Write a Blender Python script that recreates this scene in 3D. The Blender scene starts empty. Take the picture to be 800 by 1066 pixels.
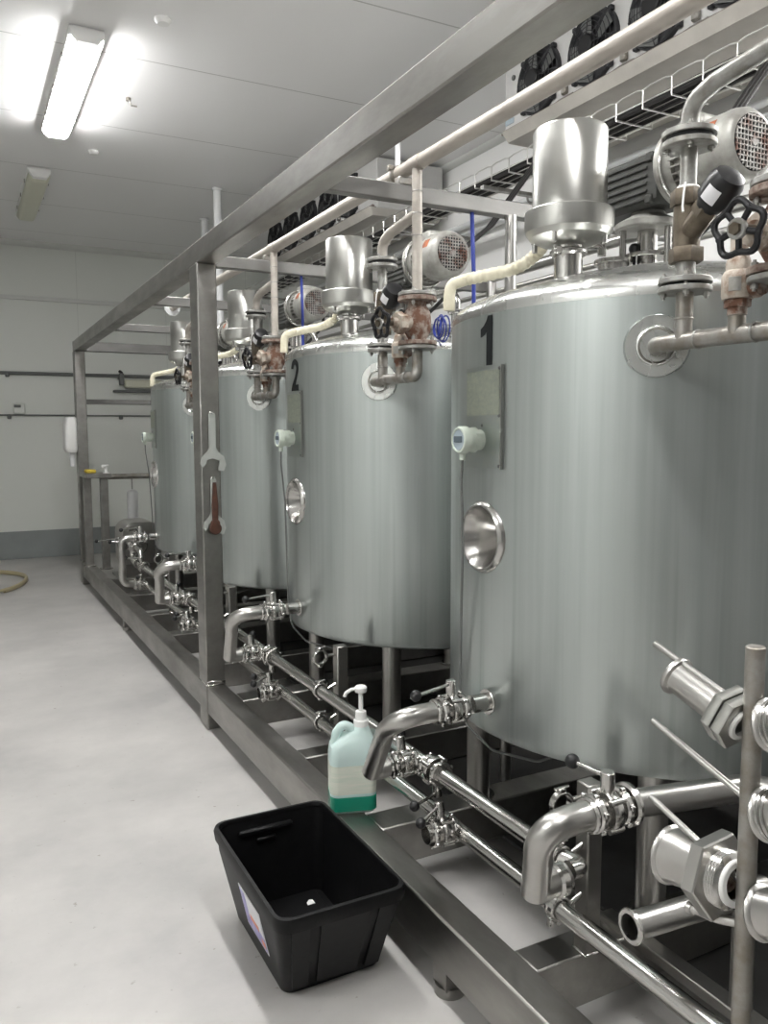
import bpy, math, random
from mathutils import Vector, Matrix
random.seed(4)
PI = math.pi
C = bpy.context.scene.collection
SC = bpy.context.scene

# ------------------------------------------------------------------ materials
MATS = {}
def _new(name):
    m = bpy.data.materials.new(name); m.use_nodes = True
    nt = m.node_tree; b = nt.nodes['Principled BSDF']
    MATS[name] = m
    return m, nt, b
def mat(name, col, rough=.5, metal=0., var=0., vscale=(8, 8, 8), bump=0., col2=None, rvar=0., aniso=0., detail=4, spec=.5, coat=0., trans=0., ior=1.45, lo=.35, hi=.65):
    m, nt, b = _new(name)
    N = nt.nodes; L = nt.links
    b.inputs['Base Color'].default_value = (*col, 1)
    b.inputs['Roughness'].default_value = rough
    b.inputs['Metallic'].default_value = metal
    b.inputs['Specular IOR Level'].default_value = spec
    b.inputs['Anisotropic'].default_value = aniso
    b.inputs['Coat Weight'].default_value = coat
    b.inputs['Transmission Weight'].default_value = trans
    b.inputs['IOR'].default_value = ior
    if var or bump or col2 or rvar:
        tc = N.new('ShaderNodeTexCoord'); mp = N.new('ShaderNodeMapping')
        mp.inputs['Scale'].default_value = vscale
        L.new(tc.outputs['Object'], mp.inputs['Vector'])
        nz = N.new('ShaderNodeTexNoise'); nz.inputs['Scale'].default_value = 1.
        nz.inputs['Detail'].default_value = detail; nz.inputs['Roughness'].default_value = .6
        L.new(mp.outputs[0], nz.inputs['Vector'])
        mr = N.new('ShaderNodeMapRange'); mr.inputs['From Min'].default_value = lo; mr.inputs['From Max'].default_value = hi
        L.new(nz.outputs['Fac'], mr.inputs['Value'])
        if var or col2:
            mx = N.new('ShaderNodeMix'); mx.data_type = 'RGBA'
            c2 = col2 or tuple(max(0, c * (1 - var)) for c in col)
            mx.inputs['A'].default_value = (*col, 1); mx.inputs['B'].default_value = (*c2, 1)
            L.new(mr.outputs[0], mx.inputs['Factor']); L.new(mx.outputs['Result'], b.inputs['Base Color'])
        if rvar:
            r2 = N.new('ShaderNodeMapRange'); r2.inputs['To Min'].default_value = rough - rvar; r2.inputs['To Max'].default_value = rough + rvar
            L.new(mr.outputs[0], r2.inputs['Value']); L.new(r2.outputs[0], b.inputs['Roughness'])
        if bump:
            bp = N.new('ShaderNodeBump'); bp.inputs['Strength'].default_value = bump; bp.inputs['Distance'].default_value = .01
            L.new(nz.outputs['Fac'], bp.inputs['Height']); L.new(bp.outputs[0], b.inputs['Normal'])
    return m

M_TANK = mat('tank_steel', (.475, .515, .50), .335, .78, var=.28, vscale=(11, 11, .28), rvar=.05, detail=7, lo=.38, hi=.72)
def drips(m):
    nt = m.node_tree; N = nt.nodes; L = nt.links; b = N['Principled BSDF']
    old = b.inputs['Base Color'].links[0].from_socket
    tc = N.new('ShaderNodeTexCoord'); mp = N.new('ShaderNodeMapping'); mp.inputs['Scale'].default_value = (26, 26, .55)
    L.new(tc.outputs['Object'], mp.inputs['Vector'])
    nz = N.new('ShaderNodeTexNoise'); nz.inputs['Detail'].default_value = 3; nz.inputs['Distortion'].default_value = .25; nz.inputs['Scale'].default_value = 1.; L.new(mp.outputs[0], nz.inputs['Vector'])
    mr = N.new('ShaderNodeMapRange'); mr.inputs['From Min'].default_value = .60; mr.inputs['From Max'].default_value = .74; mr.inputs['To Max'].default_value = .4; L.new(nz.outputs['Fac'], mr.inputs['Value'])
    mx = N.new('ShaderNodeMix'); mx.data_type = 'RGBA'; mx.inputs['B'].default_value = (.24, .27, .26, 1)
    L.new(mr.outputs[0], mx.inputs['Factor']); L.new(old, mx.inputs['A']); L.new(mx.outputs['Result'], b.inputs['Base Color'])
drips(M_TANK)
def brushed(m, an):
    nt = m.node_tree; b = nt.nodes['Principled BSDF']
    tg = nt.nodes.new('ShaderNodeTangent'); tg.direction_type = 'RADIAL'; tg.axis = 'Z'
    nt.links.new(tg.outputs[0], b.inputs['Tangent']); b.inputs['Anisotropic'].default_value = an; b.inputs['Anisotropic Rotation'].default_value = .25
brushed(M_TANK, .55)
M_DOME = mat('dome_steel', (.66, .67, .65), .27, 1., var=.08, vscale=(6, 6, 2), rvar=.05)
M_FRAME = mat('frame_steel', (.36, .35, .33), .37, 1., var=.25, vscale=(7, 2.2, 7), rvar=.08, detail=5)
M_POL = mat('polished_steel', (.56, .55, .53), .2, 1.)
M_PIPE = mat('pipe_steel', (.50, .49, .47), .3, 1., var=.06, vscale=(5, 5, 5))
M_HOOD = mat('hood_steel', (.50, .50, .475), .32, 1., var=.06, vscale=(20, 20, 1.5), rvar=.03)
M_DULL = mat('weathered_pipe', (.37, .36, .34), .45, .75, col2=(.25, .225, .19), vscale=(18, 18, 18), detail=6, bump=.12)
M_GALV = mat('galvanised_flange', (.40, .40, .385), .42, .7, col2=(.26, .25, .225), vscale=(25, 25, 25), bump=.1)
M_HEAD = mat('header_paint', (.47, .435, .39), .42, .15, col2=(.36, .325, .285), vscale=(14, 4, 14), detail=6, lo=.45, hi=.7)
M_RUST = mat('rusted_iron', (.15, .075, .048), .8, .1, col2=(.36, .31, .27), vscale=(30, 30, 30), detail=7, bump=.4, lo=.45, hi=.62)
M_RUST2 = mat('rust_edge', (.12, .06, .04), .85, .1, col2=(.34, .29, .25), vscale=(45, 45, 45), detail=6, bump=.4)
M_CAST = mat('scaled_casting', (.45, .40, .34), .6, .3, col2=(.20, .12, .08), vscale=(28, 28, 28), detail=7, bump=.3, lo=.45, hi=.65)
M_BRASS = mat('dark_brass', (.17, .145, .11), .5, .7, col2=(.10, .08, .06), vscale=(25, 25, 25), bump=.2)
M_BLACK = mat('black_plastic', (.012, .012, .013), .38)
M_CRATE = mat('crate_plastic', (.0055, .0055, .006), .45, var=.4, vscale=(30, 30, 30), bump=.05, spec=.3)
M_IRON = mat('black_handwheel', (.018, .018, .02), .38, .2)
M_WHITE = mat('white_plastic', (.80, .80, .78), .4)
M_HOSE = mat('cream_hose', (.72, .68, .54), .5, col2=(.60, .56, .42), vscale=(30, 30, 30))
M_FHOSE = mat('floor_hose', (.42, .36, .22), .5)
M_BLUE = mat('blue_cable', (.03, .05, .28), .4)
M_MOTOR = mat('motor_paint', (.40, .40, .37), .42, .3, col2=(.26, .25, .23), vscale=(16, 16, 16), detail=6)
M_GRILLE = mat('grille_rusty', (.34, .33, .31), .5, .3, col2=(.14, .06, .04), vscale=(14, 14, 14), detail=5, lo=.45, hi=.6)
M_GEAR = mat('gearbox_paint', (.05, .052, .048), .5, .0, col2=(.035, .035, .03), vscale=(20, 20, 20))
M_REDRUST = mat('rust_patch', (.38, .12, .05), .8, col2=(.2, .07, .04), vscale=(40, 40, 40))
M_EVAP = mat('evaporator_white', (.62, .615, .60), .45, var=.1, vscale=(4, 4, 4))
M_TRAY = mat('drip_tray', (.60, .57, .52), .45, .2, var=.2, vscale=(3, 3, 3))
M_RUSTSTRIP = mat('brown_strip', (.17, .14, .12), .6, col2=(.28, .24, .21), vscale=(20, 4, 20))
M_DARK = mat('dark_fan', (.03, .03, .033), .5)
M_GAP = mat('gasket_black', (.015, .015, .015), .7)
M_GASK = mat('white_gasket', (.78, .78, .76), .45)
M_WIRE = mat('zinc_wire', (.70, .69, .66), .3, .9)
M_CABLE = mat('dark_cable', (.03, .028, .028), .5)
M_CONDUIT = mat('conduit_grey', (.15, .155, .15), .5)
M_WP = mat('white_pipe_paint', (.72, .73, .73), .4)
M_LIQ = mat('green_liquid', (.012, .24, .15), .25, spec=.5)
M_BOT = mat('bottle_plastic', (.74, .90, .87), .35, trans=.35, ior=1.3)
M_LAB = mat('bottle_label', (.74, .75, .66), .5, col2=(.62, .68, .58), vscale=(10, 10, 120), detail=2)
M_PLATE = mat('nameplate_metal', (.42, .455, .445), .38, 1., col2=(.44, .47, .44), vscale=(50, 50, 60), detail=3)
M_INFO = mat('nameplate_label', (.40, .43, .35), .45, .6, col2=(.32, .35, .30), vscale=(60, 60, 90), detail=2)
M_TXG = mat('transmitter_grey', (.60, .66, .58), .4)
M_LCD = mat('transmitter_display', (.10, .13, .15), .2)
M_LCDF = mat('transmitter_face', (.38, .45, .50), .25)
M_SPAN = mat('spanner_steel', (.50, .52, .49), .42, .55)
M_WOOD = mat('rusty_tool', (.09, .037, .022), .6, .1, col2=(.055, .025, .017), vscale=(30, 30, 30))
M_YEL = mat('yellow_sponge', (.62, .47, .06), .9, bump=.3, vscale=(60, 60, 60), col2=(.5, .37, .05))
M_STK_W = mat('sticker_white', (.80, .80, .82), .4)
M_STK_P = mat('sticker_purple', (.25, .22, .50), .4, col2=(.45, .42, .68), vscale=(40, 40, 40))
M_STK_O = mat('sticker_orange', (.75, .25, .13), .4)
M_TUBEL = mat('fluor_off', (.62, .62, .50), .3)
M_DIG = mat('digit_black', (.012, .014, .015), .6, spec=.3)
M_XB = mat('cross_beam_steel', (.25, .245, .235), .5, .8, var=.25, vscale=(3, 7, 7), detail=5)  # frame steel darkened to stand in for dimmer light on the beams
M_UNDERSHADE = mat('under_tank_shade', (.045, .045, .044), .6, .5, col2=(.03, .028, .026), vscale=(5, 5, 5))  # near-black colour standing in for the deep shade under the tanks
M_GLASS = mat('sight_glass', (.05, .06, .06), .06)

def emit(name, col, s):
    m, nt, b = _new(name)
    b.inputs['Base Color'].default_value = (.9, .9, .9, 1)
    b.inputs['Emission Color'].default_value = (*col, 1); b.inputs['Emission Strength'].default_value = s
    return m
M_LAMP = emit('lamp_diffuser_lit', (1., .995, .985), 25.)

# ------------------------------------------------------------------ mesh builder
def basis(axis, hint=None):
    a = Vector(axis).normalized()
    h = Vector(hint) if hint is not None else (Vector((0, 0, 1)) if abs(a.z) < .9 else Vector((1, 0, 0)))
    u = (h - a * h.dot(a)).normalized()
    return a, u, a.cross(u)

class MB:
    def __init__(s): s.v = []; s.f = []
    def add(s, vs, fs):
        o = len(s.v); s.v += [Vector(p) for p in vs]; s.f += [tuple(i + o for i in f) for f in fs]; return s
    def box(s, c, d, rot=None, bev=0.):
        hx, hy, hz = d[0] / 2, d[1] / 2, d[2] / 2
        b = min(bev, hx * .9, hy * .9, hz * .9)
        c = Vector(c); R = rot or Matrix.Identity(3)
        if b <= 0:
            vs = [(x * hx, y * hy, z * hz) for x in (-1, 1) for y in (-1, 1) for z in (-1, 1)]
            fs = [(0, 1, 3, 2), (4, 6, 7, 5), (0, 4, 5, 1), (2, 3, 7, 6), (0, 2, 6, 4), (1, 5, 7, 3)]
            return s.add([R @ Vector(p) + c for p in vs], fs)
        vs = []; idx = {}
        for x in (-1, 1):
            for y in (-1, 1):
                for z in (-1, 1):
                    for k, (ax, ay, az) in enumerate(((0, b, b), (b, 0, b), (b, b, 0))):
                        idx[(x, y, z, k)] = len(vs); vs.append((x * (hx - ax), y * (hy - ay), z * (hz - az)))
        fs = []
        for x in (-1, 1):
            q = [idx[(x, y, z, 0)] for y, z in ((-1, -1), (1, -1), (1, 1), (-1, 1))]; fs.append(q if x > 0 else q[::-1])
        for y in (-1, 1):
            q = [idx[(x, y, z, 1)] for x, z in ((-1, -1), (-1, 1), (1, 1), (1, -1))]; fs.append(q if y > 0 else q[::-1])
        for z in (-1, 1):
            q = [idx[(x, y, z, 2)] for x, y in ((-1, -1), (1, -1), (1, 1), (-1, 1))]; fs.append(q if z > 0 else q[::-1])
        for a in (-1, 1):
            for c_ in (-1, 1):
                fs.append((idx[(-1, a, c_, 1)], idx[(1, a, c_, 1)], idx[(1, a, c_, 2)], idx[(-1, a, c_, 2)]))
                fs.append((idx[(a, -1, c_, 0)], idx[(a, 1, c_, 0)], idx[(a, 1, c_, 2)], idx[(a, -1, c_, 2)]))
                fs.append((idx[(a, c_, -1, 0)], idx[(a, c_, 1, 0)], idx[(a, c_, 1, 1)], idx[(a, c_, -1, 1)]))
        for x in (-1, 1):
            for y in (-1, 1):
                for z in (-1, 1): fs.append(tuple(idx[(x, y, z, k)] for k in range(3)))
        return s.add([R @ Vector(p) + c for p in vs], fs)
    def lathe(s, o, axis, prof, seg=28, hint=None, closed=False, a0=0., a1=2 * PI):
        a, u, w = basis(axis, hint); o = Vector(o)
        full = abs(a1 - a0 - 2 * PI) < 1e-6; n = seg if full else seg + 1
        vs = []; rows = []
        for r, h in prof:
            if r < 1e-6: rows.append([len(vs)] * n); vs.append(o + a * h)
            else:
                rows.append(list(range(len(vs), len(vs) + n)))
                for i in range(n):
                    t = a0 + (a1 - a0) * i / seg; vs.append(o + a * h + (u * math.cos(t) + w * math.sin(t)) * r)
        fs = []; R = rows + ([rows[0]] if closed else [])
        for j in range(len(R) - 1):
            for i in range(seg):
                k = (i + 1) % n
                q = []
                for x in (R[j][i], R[j][k], R[j + 1][k], R[j + 1][i]):
                    if x not in q: q.append(x)
                if len(q) > 2: fs.append(tuple(q))
        return s.add(vs, fs)
    def cyl(s, p0, p1, r, r1=None, seg=20, bev=0.):
        p0 = Vector(p0); p1 = Vector(p1); h = (p1 - p0).length; r1 = r if r1 is None else r1
        if bev: pr = [(0, 0), (r - bev, 0), (r, bev), (r1, h - bev), (r1 - bev, h), (0, h)]
        else: pr = [(0, 0), (r, 0), (r1, h), (0, h)]
        return s.lathe(p0, p1 - p0, pr, seg)
    def ring(s, o, axis, ro, ri, h, seg=28, bev=.002):
        b = min(bev, h * .4)
        return s.lathe(o, axis, [(ri, -h / 2), (ro - b, -h / 2), (ro, -h / 2 + b), (ro, h / 2 - b), (ro - b, h / 2), (ri, h / 2)], seg, closed=True)
    def disc(s, o, axis, r, h, seg=28, bev=.002):
        b = min(bev, h * .4)
        return s.lathe(o, axis, [(0, -h / 2), (r - b, -h / 2), (r, -h / 2 + b), (r, h / 2 - b), (r - b, h / 2), (0, h / 2)], seg)
    def hexnut(s, o, axis, r, h, hint=None, ri=0.):
        if ri: return s.lathe(o, axis, [(ri, -h / 2), (r * .96, -h / 2), (r, -h / 2 + .003), (r, h / 2 - .003), (r * .96, h / 2), (ri, h / 2)], 6, hint, closed=True)
        return s.lathe(o, axis, [(0, -h / 2), (r * .96, -h / 2), (r, -h / 2 + .002), (r, h / 2 - .002), (r * .96, h / 2), (0, h / 2)], 6, hint)
    def sphere(s, c, r, seg=18, sc=(1, 1, 1)):
        n = seg // 2; c = Vector(c); t = MB()
        t.lathe((0, 0, 0), (0, 0, 1), [(r * math.sin(PI * j / n), -r * math.cos(PI * j / n)) for j in range(n + 1)], seg)
        return s.add([Vector((p.x * sc[0], p.y * sc[1], p.z * sc[2])) + c for p in t.v], t.f)
    def torus(s, c, axis, R, r, seg=32, ms=10, a0=0., a1=2 * PI, hint=None):
        return s.lathe(c, axis, [(R + r * math.cos(2 * PI * j / ms), r * math.sin(2 * PI * j / ms)) for j in range(ms)], seg, hint, closed=True, a0=a0, a1=a1)
    def tube(s, pts, r, seg=16, bend=0., nb=6, ri=None, rfun=None):
        P = [Vector(p) for p in pts]
        if bend:
            Q = [P[0]]
            for i in range(1, len(P) - 1):
                d0 = (P[i - 1] - P[i]); d1 = (P[i + 1] - P[i]); l0 = d0.length; l1 = d1.length; d0.normalize(); d1.normalize()
                ang = d0.angle(d1)
                if ang > PI - .02: Q.append(P[i]); continue
                t = min(bend / math.tan(ang / 2), l0 * .49, l1 * .49); rr = t * math.tan(ang / 2)
                cen = P[i] + (d0 + d1).normalized() * (rr / math.sin(ang / 2))
                A = P[i] + d0 * t - cen; B = P[i] + d1 * t - cen; th = A.angle(B)
                for k in range(nb + 1):
                    q = k / nb; Q.append(cen + (A * math.sin((1 - q) * th) + B * math.sin(q * th)) / math.sin(th))
            Q.append(P[-1]); P = Q
        T = []
        for i in range(len(P)):
            a = P[max(0, i - 1)]; b = P[min(len(P) - 1, i + 1)]; T.append((b - a).normalized())
        _, u, w = basis(T[0]); vs = []; fs = []
        for i, p in enumerate(P):
            if i:
                q = T[i - 1].rotation_difference(T[i]); u = q @ u; u = (u - T[i] * u.dot(T[i])).normalized()
            w = T[i].cross(u); rr = rfun(i / (len(P) - 1)) if rfun else r
            if 0 < i < len(P) - 1:
                h = (P[i] - P[i - 1]).angle(P[i + 1] - P[i]) / 2
                k = 1 / max(.5, math.cos(h))
            else: k = 1
            if k > 1.02:
                nrm = ((P[i + 1] - P[i]).normalized() - (P[i] - P[i - 1]).normalized()).normalized()
            for j in range(seg):
                d = u * math.cos(2 * PI * j / seg) + w * math.sin(2 * PI * j / seg)
                if k > 1.02: d = d + nrm * d.dot(nrm) * (k - 1)
                vs.append(p + d * rr)
        n = len(P)
        for i in range(n - 1):
            for j in range(seg):
                k = (j + 1) % seg; fs.append((i * seg + j, i * seg + k, (i + 1) * seg + k, (i + 1) * seg + j))
        if ri is None:
            fs.append(tuple(range(seg))[::-1]); fs.append(tuple((n - 1) * seg + j for j in range(seg)))
        return s.add(vs, fs)
    def prism(s, poly, o, ux, uy, th):
        o = Vector(o); ux = Vector(ux); uy = Vector(uy); n = ux.cross(uy).normalized(); m = len(poly)
        vs = [o + ux * x + uy * y for x, y in poly] + [o + ux * x + uy * y + n * th for x, y in poly]
        fs = [tuple(range(m))[::-1], tuple(range(m, 2 * m))] + [(i, (i + 1) % m, m + (i + 1) % m, m + i) for i in range(m)]
        return s.add(vs, fs)
    def loft(s, secs, nc=5, cap0=True, cap1=True):
        rows = []; vs = []; fs = []
        for cx, cy, z, hx, hy, r in secs:
            row = []
            for qx, qy, st in ((1, 1, 0), (-1, 1, 1), (-1, -1, 2), (1, -1, 3)):
                for k in range(nc + 1):
                    t = (st + k / nc) * PI / 2
                    row.append(len(vs)); vs.append((cx + qx * (hx - r) + r * math.cos(t), cy + qy * (hy - r) + r * math.sin(t), z))
            rows.append(row)
        n = len(rows[0])
        for a, b in zip(rows, rows[1:]):
            for i in range(n): fs.append((a[i], a[(i + 1) % n], b[(i + 1) % n], b[i]))
        if cap0: fs.append(tuple(rows[0][::-1]))
        if cap1: fs.append(tuple(rows[-1]))
        return s.add(vs, fs)

def obj(name, mb, m, parent=None, loc=None, ang=38):
    o_ = Vector(loc) if loc is not None else (parent_world(parent) if parent else Vector((0, 0, 0)))
    me = bpy.data.meshes.new(name)
    me.from_pydata([v - o_ for v in mb.v], [], mb.f)
    me.update()
    import bmesh
    bm = bmesh.new(); bm.from_mesh(me); bmesh.ops.recalc_face_normals(bm, faces=bm.faces); bm.to_mesh(me); bm.free()
    me.polygons.foreach_set('use_smooth', [True] * len(me.polygons))
    me.set_sharp_from_angle(angle=math.radians(ang))
    me.materials.append(m)
    o = bpy.data.objects.new(name, me); C.objects.link(o)
    if parent:
        o.parent = parent; o.location = o_ - parent_world(parent)
    else: o.location = o_
    return o
def parent_world(p):
    l = Vector(p.location)
    while p.parent: p = p.parent; l = l + Vector(p.location)
    return l
def tag(o, label, cat, group=None, kind=None):
    o['label'] = label; o['category'] = cat
    if group: o['group'] = group
    if kind: o['kind'] = kind
    return o
def thing(name, label, cat, loc, group=None):
    o = bpy.data.objects.new(name, None); C.objects.link(o); o.location = loc; o.empty_display_size = .1
    return tag(o, label, cat, group)
def struct(name, mb, m):
    o = obj(name, mb, m); o['kind'] = 'structure'; return o
def dup(root, d, label):
    r = root.copy(); C.objects.link(r); r.location = Vector(root.location) + Vector(d); r['label'] = label
    for ch in list(root.children):
        c = ch.copy(); C.objects.link(c); c.parent = r
        for g in list(ch.children):
            e = g.copy(); C.objects.link(e); e.parent = c
    return r

# ------------------------------------------------------------------ measurements (metres)
XT, Y1, PITCH, R = 2.114, 2.034, 1.553, .7013
WX, WY, CEIL = 4.15, 11.56, 4.06
XL, YB = -3.6, -4.6
TN = ['the tank marked 1', 'the tank marked 2', 'the third tank in the row', 'the last tank in the row']

# ------------------------------------------------------------------ room
def room_mats():
    # floor: worn grey coated concrete
    m, nt, b = _new('floor_concrete'); N = nt.nodes; L = nt.links
    tc = N.new('ShaderNodeTexCoord')
    n1 = N.new('ShaderNodeTexNoise'); n1.inputs['Scale'].default_value = 1.3; n1.inputs['Detail'].default_value = 7; n1.inputs['Roughness'].default_value = .62
    n2 = N.new('ShaderNodeTexNoise'); n2.inputs['Scale'].default_value = 30; n2.inputs['Detail'].default_value = 4
    L.new(tc.outputs['Object'], n1.inputs['Vector']); L.new(tc.outputs['Object'], n2.inputs['Vector'])
    cr = N.new('ShaderNodeValToRGB'); e = cr.color_ramp.elements
    e[0].position = .33; e[0].color = (.375, .368, .358, 1); e[1].position = .66; e[1].color = (.52, .505, .485, 1)
    L.new(n1.outputs['Fac'], cr.inputs[0])
    r2 = N.new('ShaderNodeMapRange'); r2.inputs['From Min'].default_value = .685; r2.inputs['From Max'].default_value = .76
    L.new(n2.outputs['Fac'], r2.inputs['Value'])
    mx = N.new('ShaderNodeMix'); mx.data_type = 'RGBA'; mx.inputs['B'].default_value = (.26, .24, .21, 1)
    L.new(r2.outputs[0], mx.inputs['Factor']); L.new(cr.outputs[0], mx.inputs['A']); L.new(mx.outputs['Result'], b.inputs['Base Color'])
    rr = N.new('ShaderNodeMapRange'); rr.inputs['To Min'].default_value = .36; rr.inputs['To Max'].default_value = .6
    L.new(n1.outputs['Fac'], rr.inputs['Value']); L.new(rr.outputs[0], b.inputs['Roughness'])
    # ceiling: glossy white panels with joints every 1.3 m
    m, nt, b = _new('ceiling_panel'); N = nt.nodes; L = nt.links
    b.inputs['Roughness'].default_value = .3
    def seams(axis, off, pitch, col, jcol, w):
        tc = N.new('ShaderNodeTexCoord'); sx = N.new('ShaderNodeSeparateXYZ'); L.new(tc.outputs['Object'], sx.inputs[0])
        a = N.new('ShaderNodeMath'); a.operation = 'SUBTRACT'; a.inputs[1].default_value = off - pitch / 2; L.new(sx.outputs[axis], a.inputs[0])
        f = N.new('ShaderNodeMath'); f.operation = 'FLOORED_MODULO'; f.inputs[1].default_value = pitch; L.new(a.outputs[0], f.inputs[0])
        d = N.new('ShaderNodeMath'); d.operation = 'SUBTRACT'; d.inputs[1].default_value = pitch / 2; L.new(f.outputs[0], d.inputs[0])
        ab = N.new('ShaderNodeMath'); ab.operation = 'ABSOLUTE'; L.new(d.outputs[0], ab.inputs[0])
        lt = N.new('ShaderNodeMath'); lt.operation = 'LESS_THAN'; lt.inputs[1].default_value = w; L.new(ab.outputs[0], lt.inputs[0])
        mx = N.new('ShaderNodeMix'); mx.data_type = 'RGBA'; mx.inputs['A'].default_value = (*col, 1); mx.inputs['B'].default_value = (*jcol, 1)
        L.new(lt.outputs[0], mx.inputs['Factor']); L.new(mx.outputs['Result'], b.inputs['Base Color'])
    seams('Y', 5.73, 1.31, (.87, .865, .86), (.54, .53, .52), .006)
    m, nt, b = _new('wall_panel_far'); N = nt.nodes; L = nt.links
    b.inputs['Roughness'].default_value = .42
    seams('X', .35, 1.15, (.70, .72, .675), (.60, .62, .58), .004)
room_mats()
M_FLOOR, M_CEIL, M_WFAR = MATS['floor_concrete'], MATS['ceiling_panel'], MATS['wall_panel_far']
M_WR = mat('wall_panel_right', (.90, .895, .88), .45)
M_WL = mat('wall_panel_left', (.80, .81, .79), .5)
M_WB = mat('wall_panel_back', (.34, .34, .34), .5)
M_DADO = mat('dado_grey', (.27, .29, .285), .5, var=.12, vscale=(3, 3, 3))
M_TRIM = mat('trim_white', (.62, .63, .60), .4)

struct('floor', MB().box(((WX + XL) / 2, (WY + YB) / 2, -.05), (WX - XL + .4, WY - YB + .4, .1)), M_FLOOR)
struct('ceiling', MB().box(((WX + XL) / 2, (WY + YB) / 2, CEIL + .05), (WX - XL + .4, WY - YB + .4, .1)), M_CEIL)
struct('wall_far', MB().box(((WX + XL) / 2, WY + .05, CEIL / 2), (WX - XL + .4, .1, CEIL)), M_WFAR)
struct('wall_right', MB().box((WX + .05, (WY + YB) / 2, CEIL / 2), (.1, WY - YB, CEIL)), M_WR)
struct('wall_left', MB().box((XL - .05, (WY + YB) / 2, CEIL / 2), (.1, WY - YB, CEIL)), M_WL)
struct('wall_back', MB().box(((WX + XL) / 2, YB - .05, CEIL / 2), (WX - XL + .4, .1, CEIL)), M_WB)
struct('trim_1', MB().lathe((XL, WY, CEIL), (1, 0, 0), [(0, 0), (.07, 0), (.07, WX - XL), (0, WX - XL)], 12, hint=(0, -1, 0), a0=0, a1=PI / 2), M_TRIM)
struct('trim_2', MB().box(((WX + XL) / 2, WY - .012, 3.35), (WX - XL, .024, .055), bev=.006), M_TRIM)
struct('baseboard_far', MB().box(((WX + XL) / 2, WY - .01, .18), (WX - XL, .02, .36), bev=.004), M_DADO)
struct('baseboard_right', MB().box((WX - .01, (WY + YB) / 2, .18), (.02, WY - YB, .36), bev=.004), M_DADO)
struct('trim_3', MB().lathe((WX, YB, CEIL), (0, 1, 0), [(0, 0), (.05, 0), (.05, WY - YB), (0, WY - YB)], 12, hint=(-1, 0, 0), a0=0, a1=PI / 2).lathe((WX, YB, CEIL), (0, 1, 0), [(0, 0), (.05, 0), (.05, WY - YB), (0, WY - YB)], 12, hint=(0, 0, -1), a0=0, a1=PI / 2), M_TRIM)

# ------------------------------------------------------------------ ceiling lights
def light(x, y0, y1, lit, label, z=CEIL):
    yc = (y0 + y1) / 2; L_ = y1 - y0
    t = thing('ceiling_light', label, 'ceiling light', (x, yc, z), 'fluorescent ceiling fittings above the aisle')
    def sec(pts, a, b):
        m = MB(); n = len(pts); ins = .05
        vs = [(x + px_, a, pz) for px_, pz in pts] + [(x + px_, b, pz) for px_, pz in pts]
        return m.add(vs, [tuple(range(n)), tuple(range(n, 2 * n))[::-1]] + [(i, (i + 1) % n, n + (i + 1) % n, n + i) for i in range(n)])
    obj('housing', sec([(-.10, z - .001), (-.104, z - .062), (-.097, z - .062), (-.095, z - .045), (.095, z - .045), (.097, z - .062), (.104, z - .062), (.10, z - .001)], y0 + .02, y1 - .02), M_WHITE, t)
    d = MB().loft([(x, yc, z - .046, .094, L_ / 2 - .02, .02), (x, yc, z - .08, .092, L_ / 2 - .03, .02), (x, yc, z - .115, .07, L_ / 2 - .07, .02), (x, yc, z - .12, .05, L_ / 2 - .09, .02)], 3)
    obj('diffuser', d, M_LAMP if lit else M_TUBEL, t)
    for y in (y0 + .01, y1 - .01): obj('end_cap', MB().loft([(x, y, z - .104, .06, .03, .01), (x, y, z - .05, .099, .03, .01), (x, y, z - .03, .099, .03, .01)], 2), M_WHITE, t)
    for q in (.2, .5, .8):
        for sx in (-1, 1): obj('clip', MB().box((x + sx * .106, y0 + L_ * q, z - .05), (.008, .03, .03)), M_DULL, t)
    return t
light(.82, 5.42, 7.22, True, 'lit fluorescent ceiling light glowing white above the aisle')
light(.80, 8.35, 10.05, False, 'unlit yellowish fluorescent ceiling light close to the far wall')
light(.82, 2.42, 4.22, True, 'added out-of-view fluorescent light over the aisle beside the tank marked 2')  # added lamp out of view, brightens the aisle and tanks
light(.82, -.58, 1.22, True, 'added out-of-view fluorescent light over the aisle before the tank marked 1')  # another added aisle lamp out of view, lights the tank fronts
light(-1.9, .3, 2.1, True, 'added out-of-view fluorescent light on the open side of the room')  # added lamp, never in view, lights the left wall the tanks reflect
light(3.49, .55, 2.15, True, 'added out-of-view fluorescent fitting hung under the cable basket beside the tank marked 1', z=3.33)  # added fitting out of view to brighten the right wall
tag(obj('smoke_detector', MB().lathe((1.21, 5.13, CEIL), (0, 0, -1), [(0, 0), (.05, 0), (.05, .012), (.035, .03), (0, .032)], 20), M_WHITE, loc=(1.21, 5.13, CEIL)), 'white round detector on the ceiling, the one before the lit lamp', 'smoke detector', 'ceiling detectors')
tag(obj('smoke_detector', MB().lathe((1.18, 7.69, CEIL), (0, 0, -1), [(0, 0), (.045, 0), (.045, .012), (.03, .03), (0, .032)], 20), M_WHITE, loc=(1.18, 7.69, CEIL)), 'white round detector on the ceiling past the far end of the lit lamp', 'smoke detector', 'ceiling detectors')
tag(obj('ceiling_hook', MB().cyl((1.24, 6.4, CEIL), (1.24, 6.4, CEIL - .02), .018).tube([(1.24, 6.4, CEIL - .01), (1.26, 6.4, CEIL - .05), (1.30, 6.4, CEIL - .05)], .006), M_DULL, loc=(1.24, 6.4, CEIL)), 'small dark hook on the ceiling alongside the lit lamp', 'hook')
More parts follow.
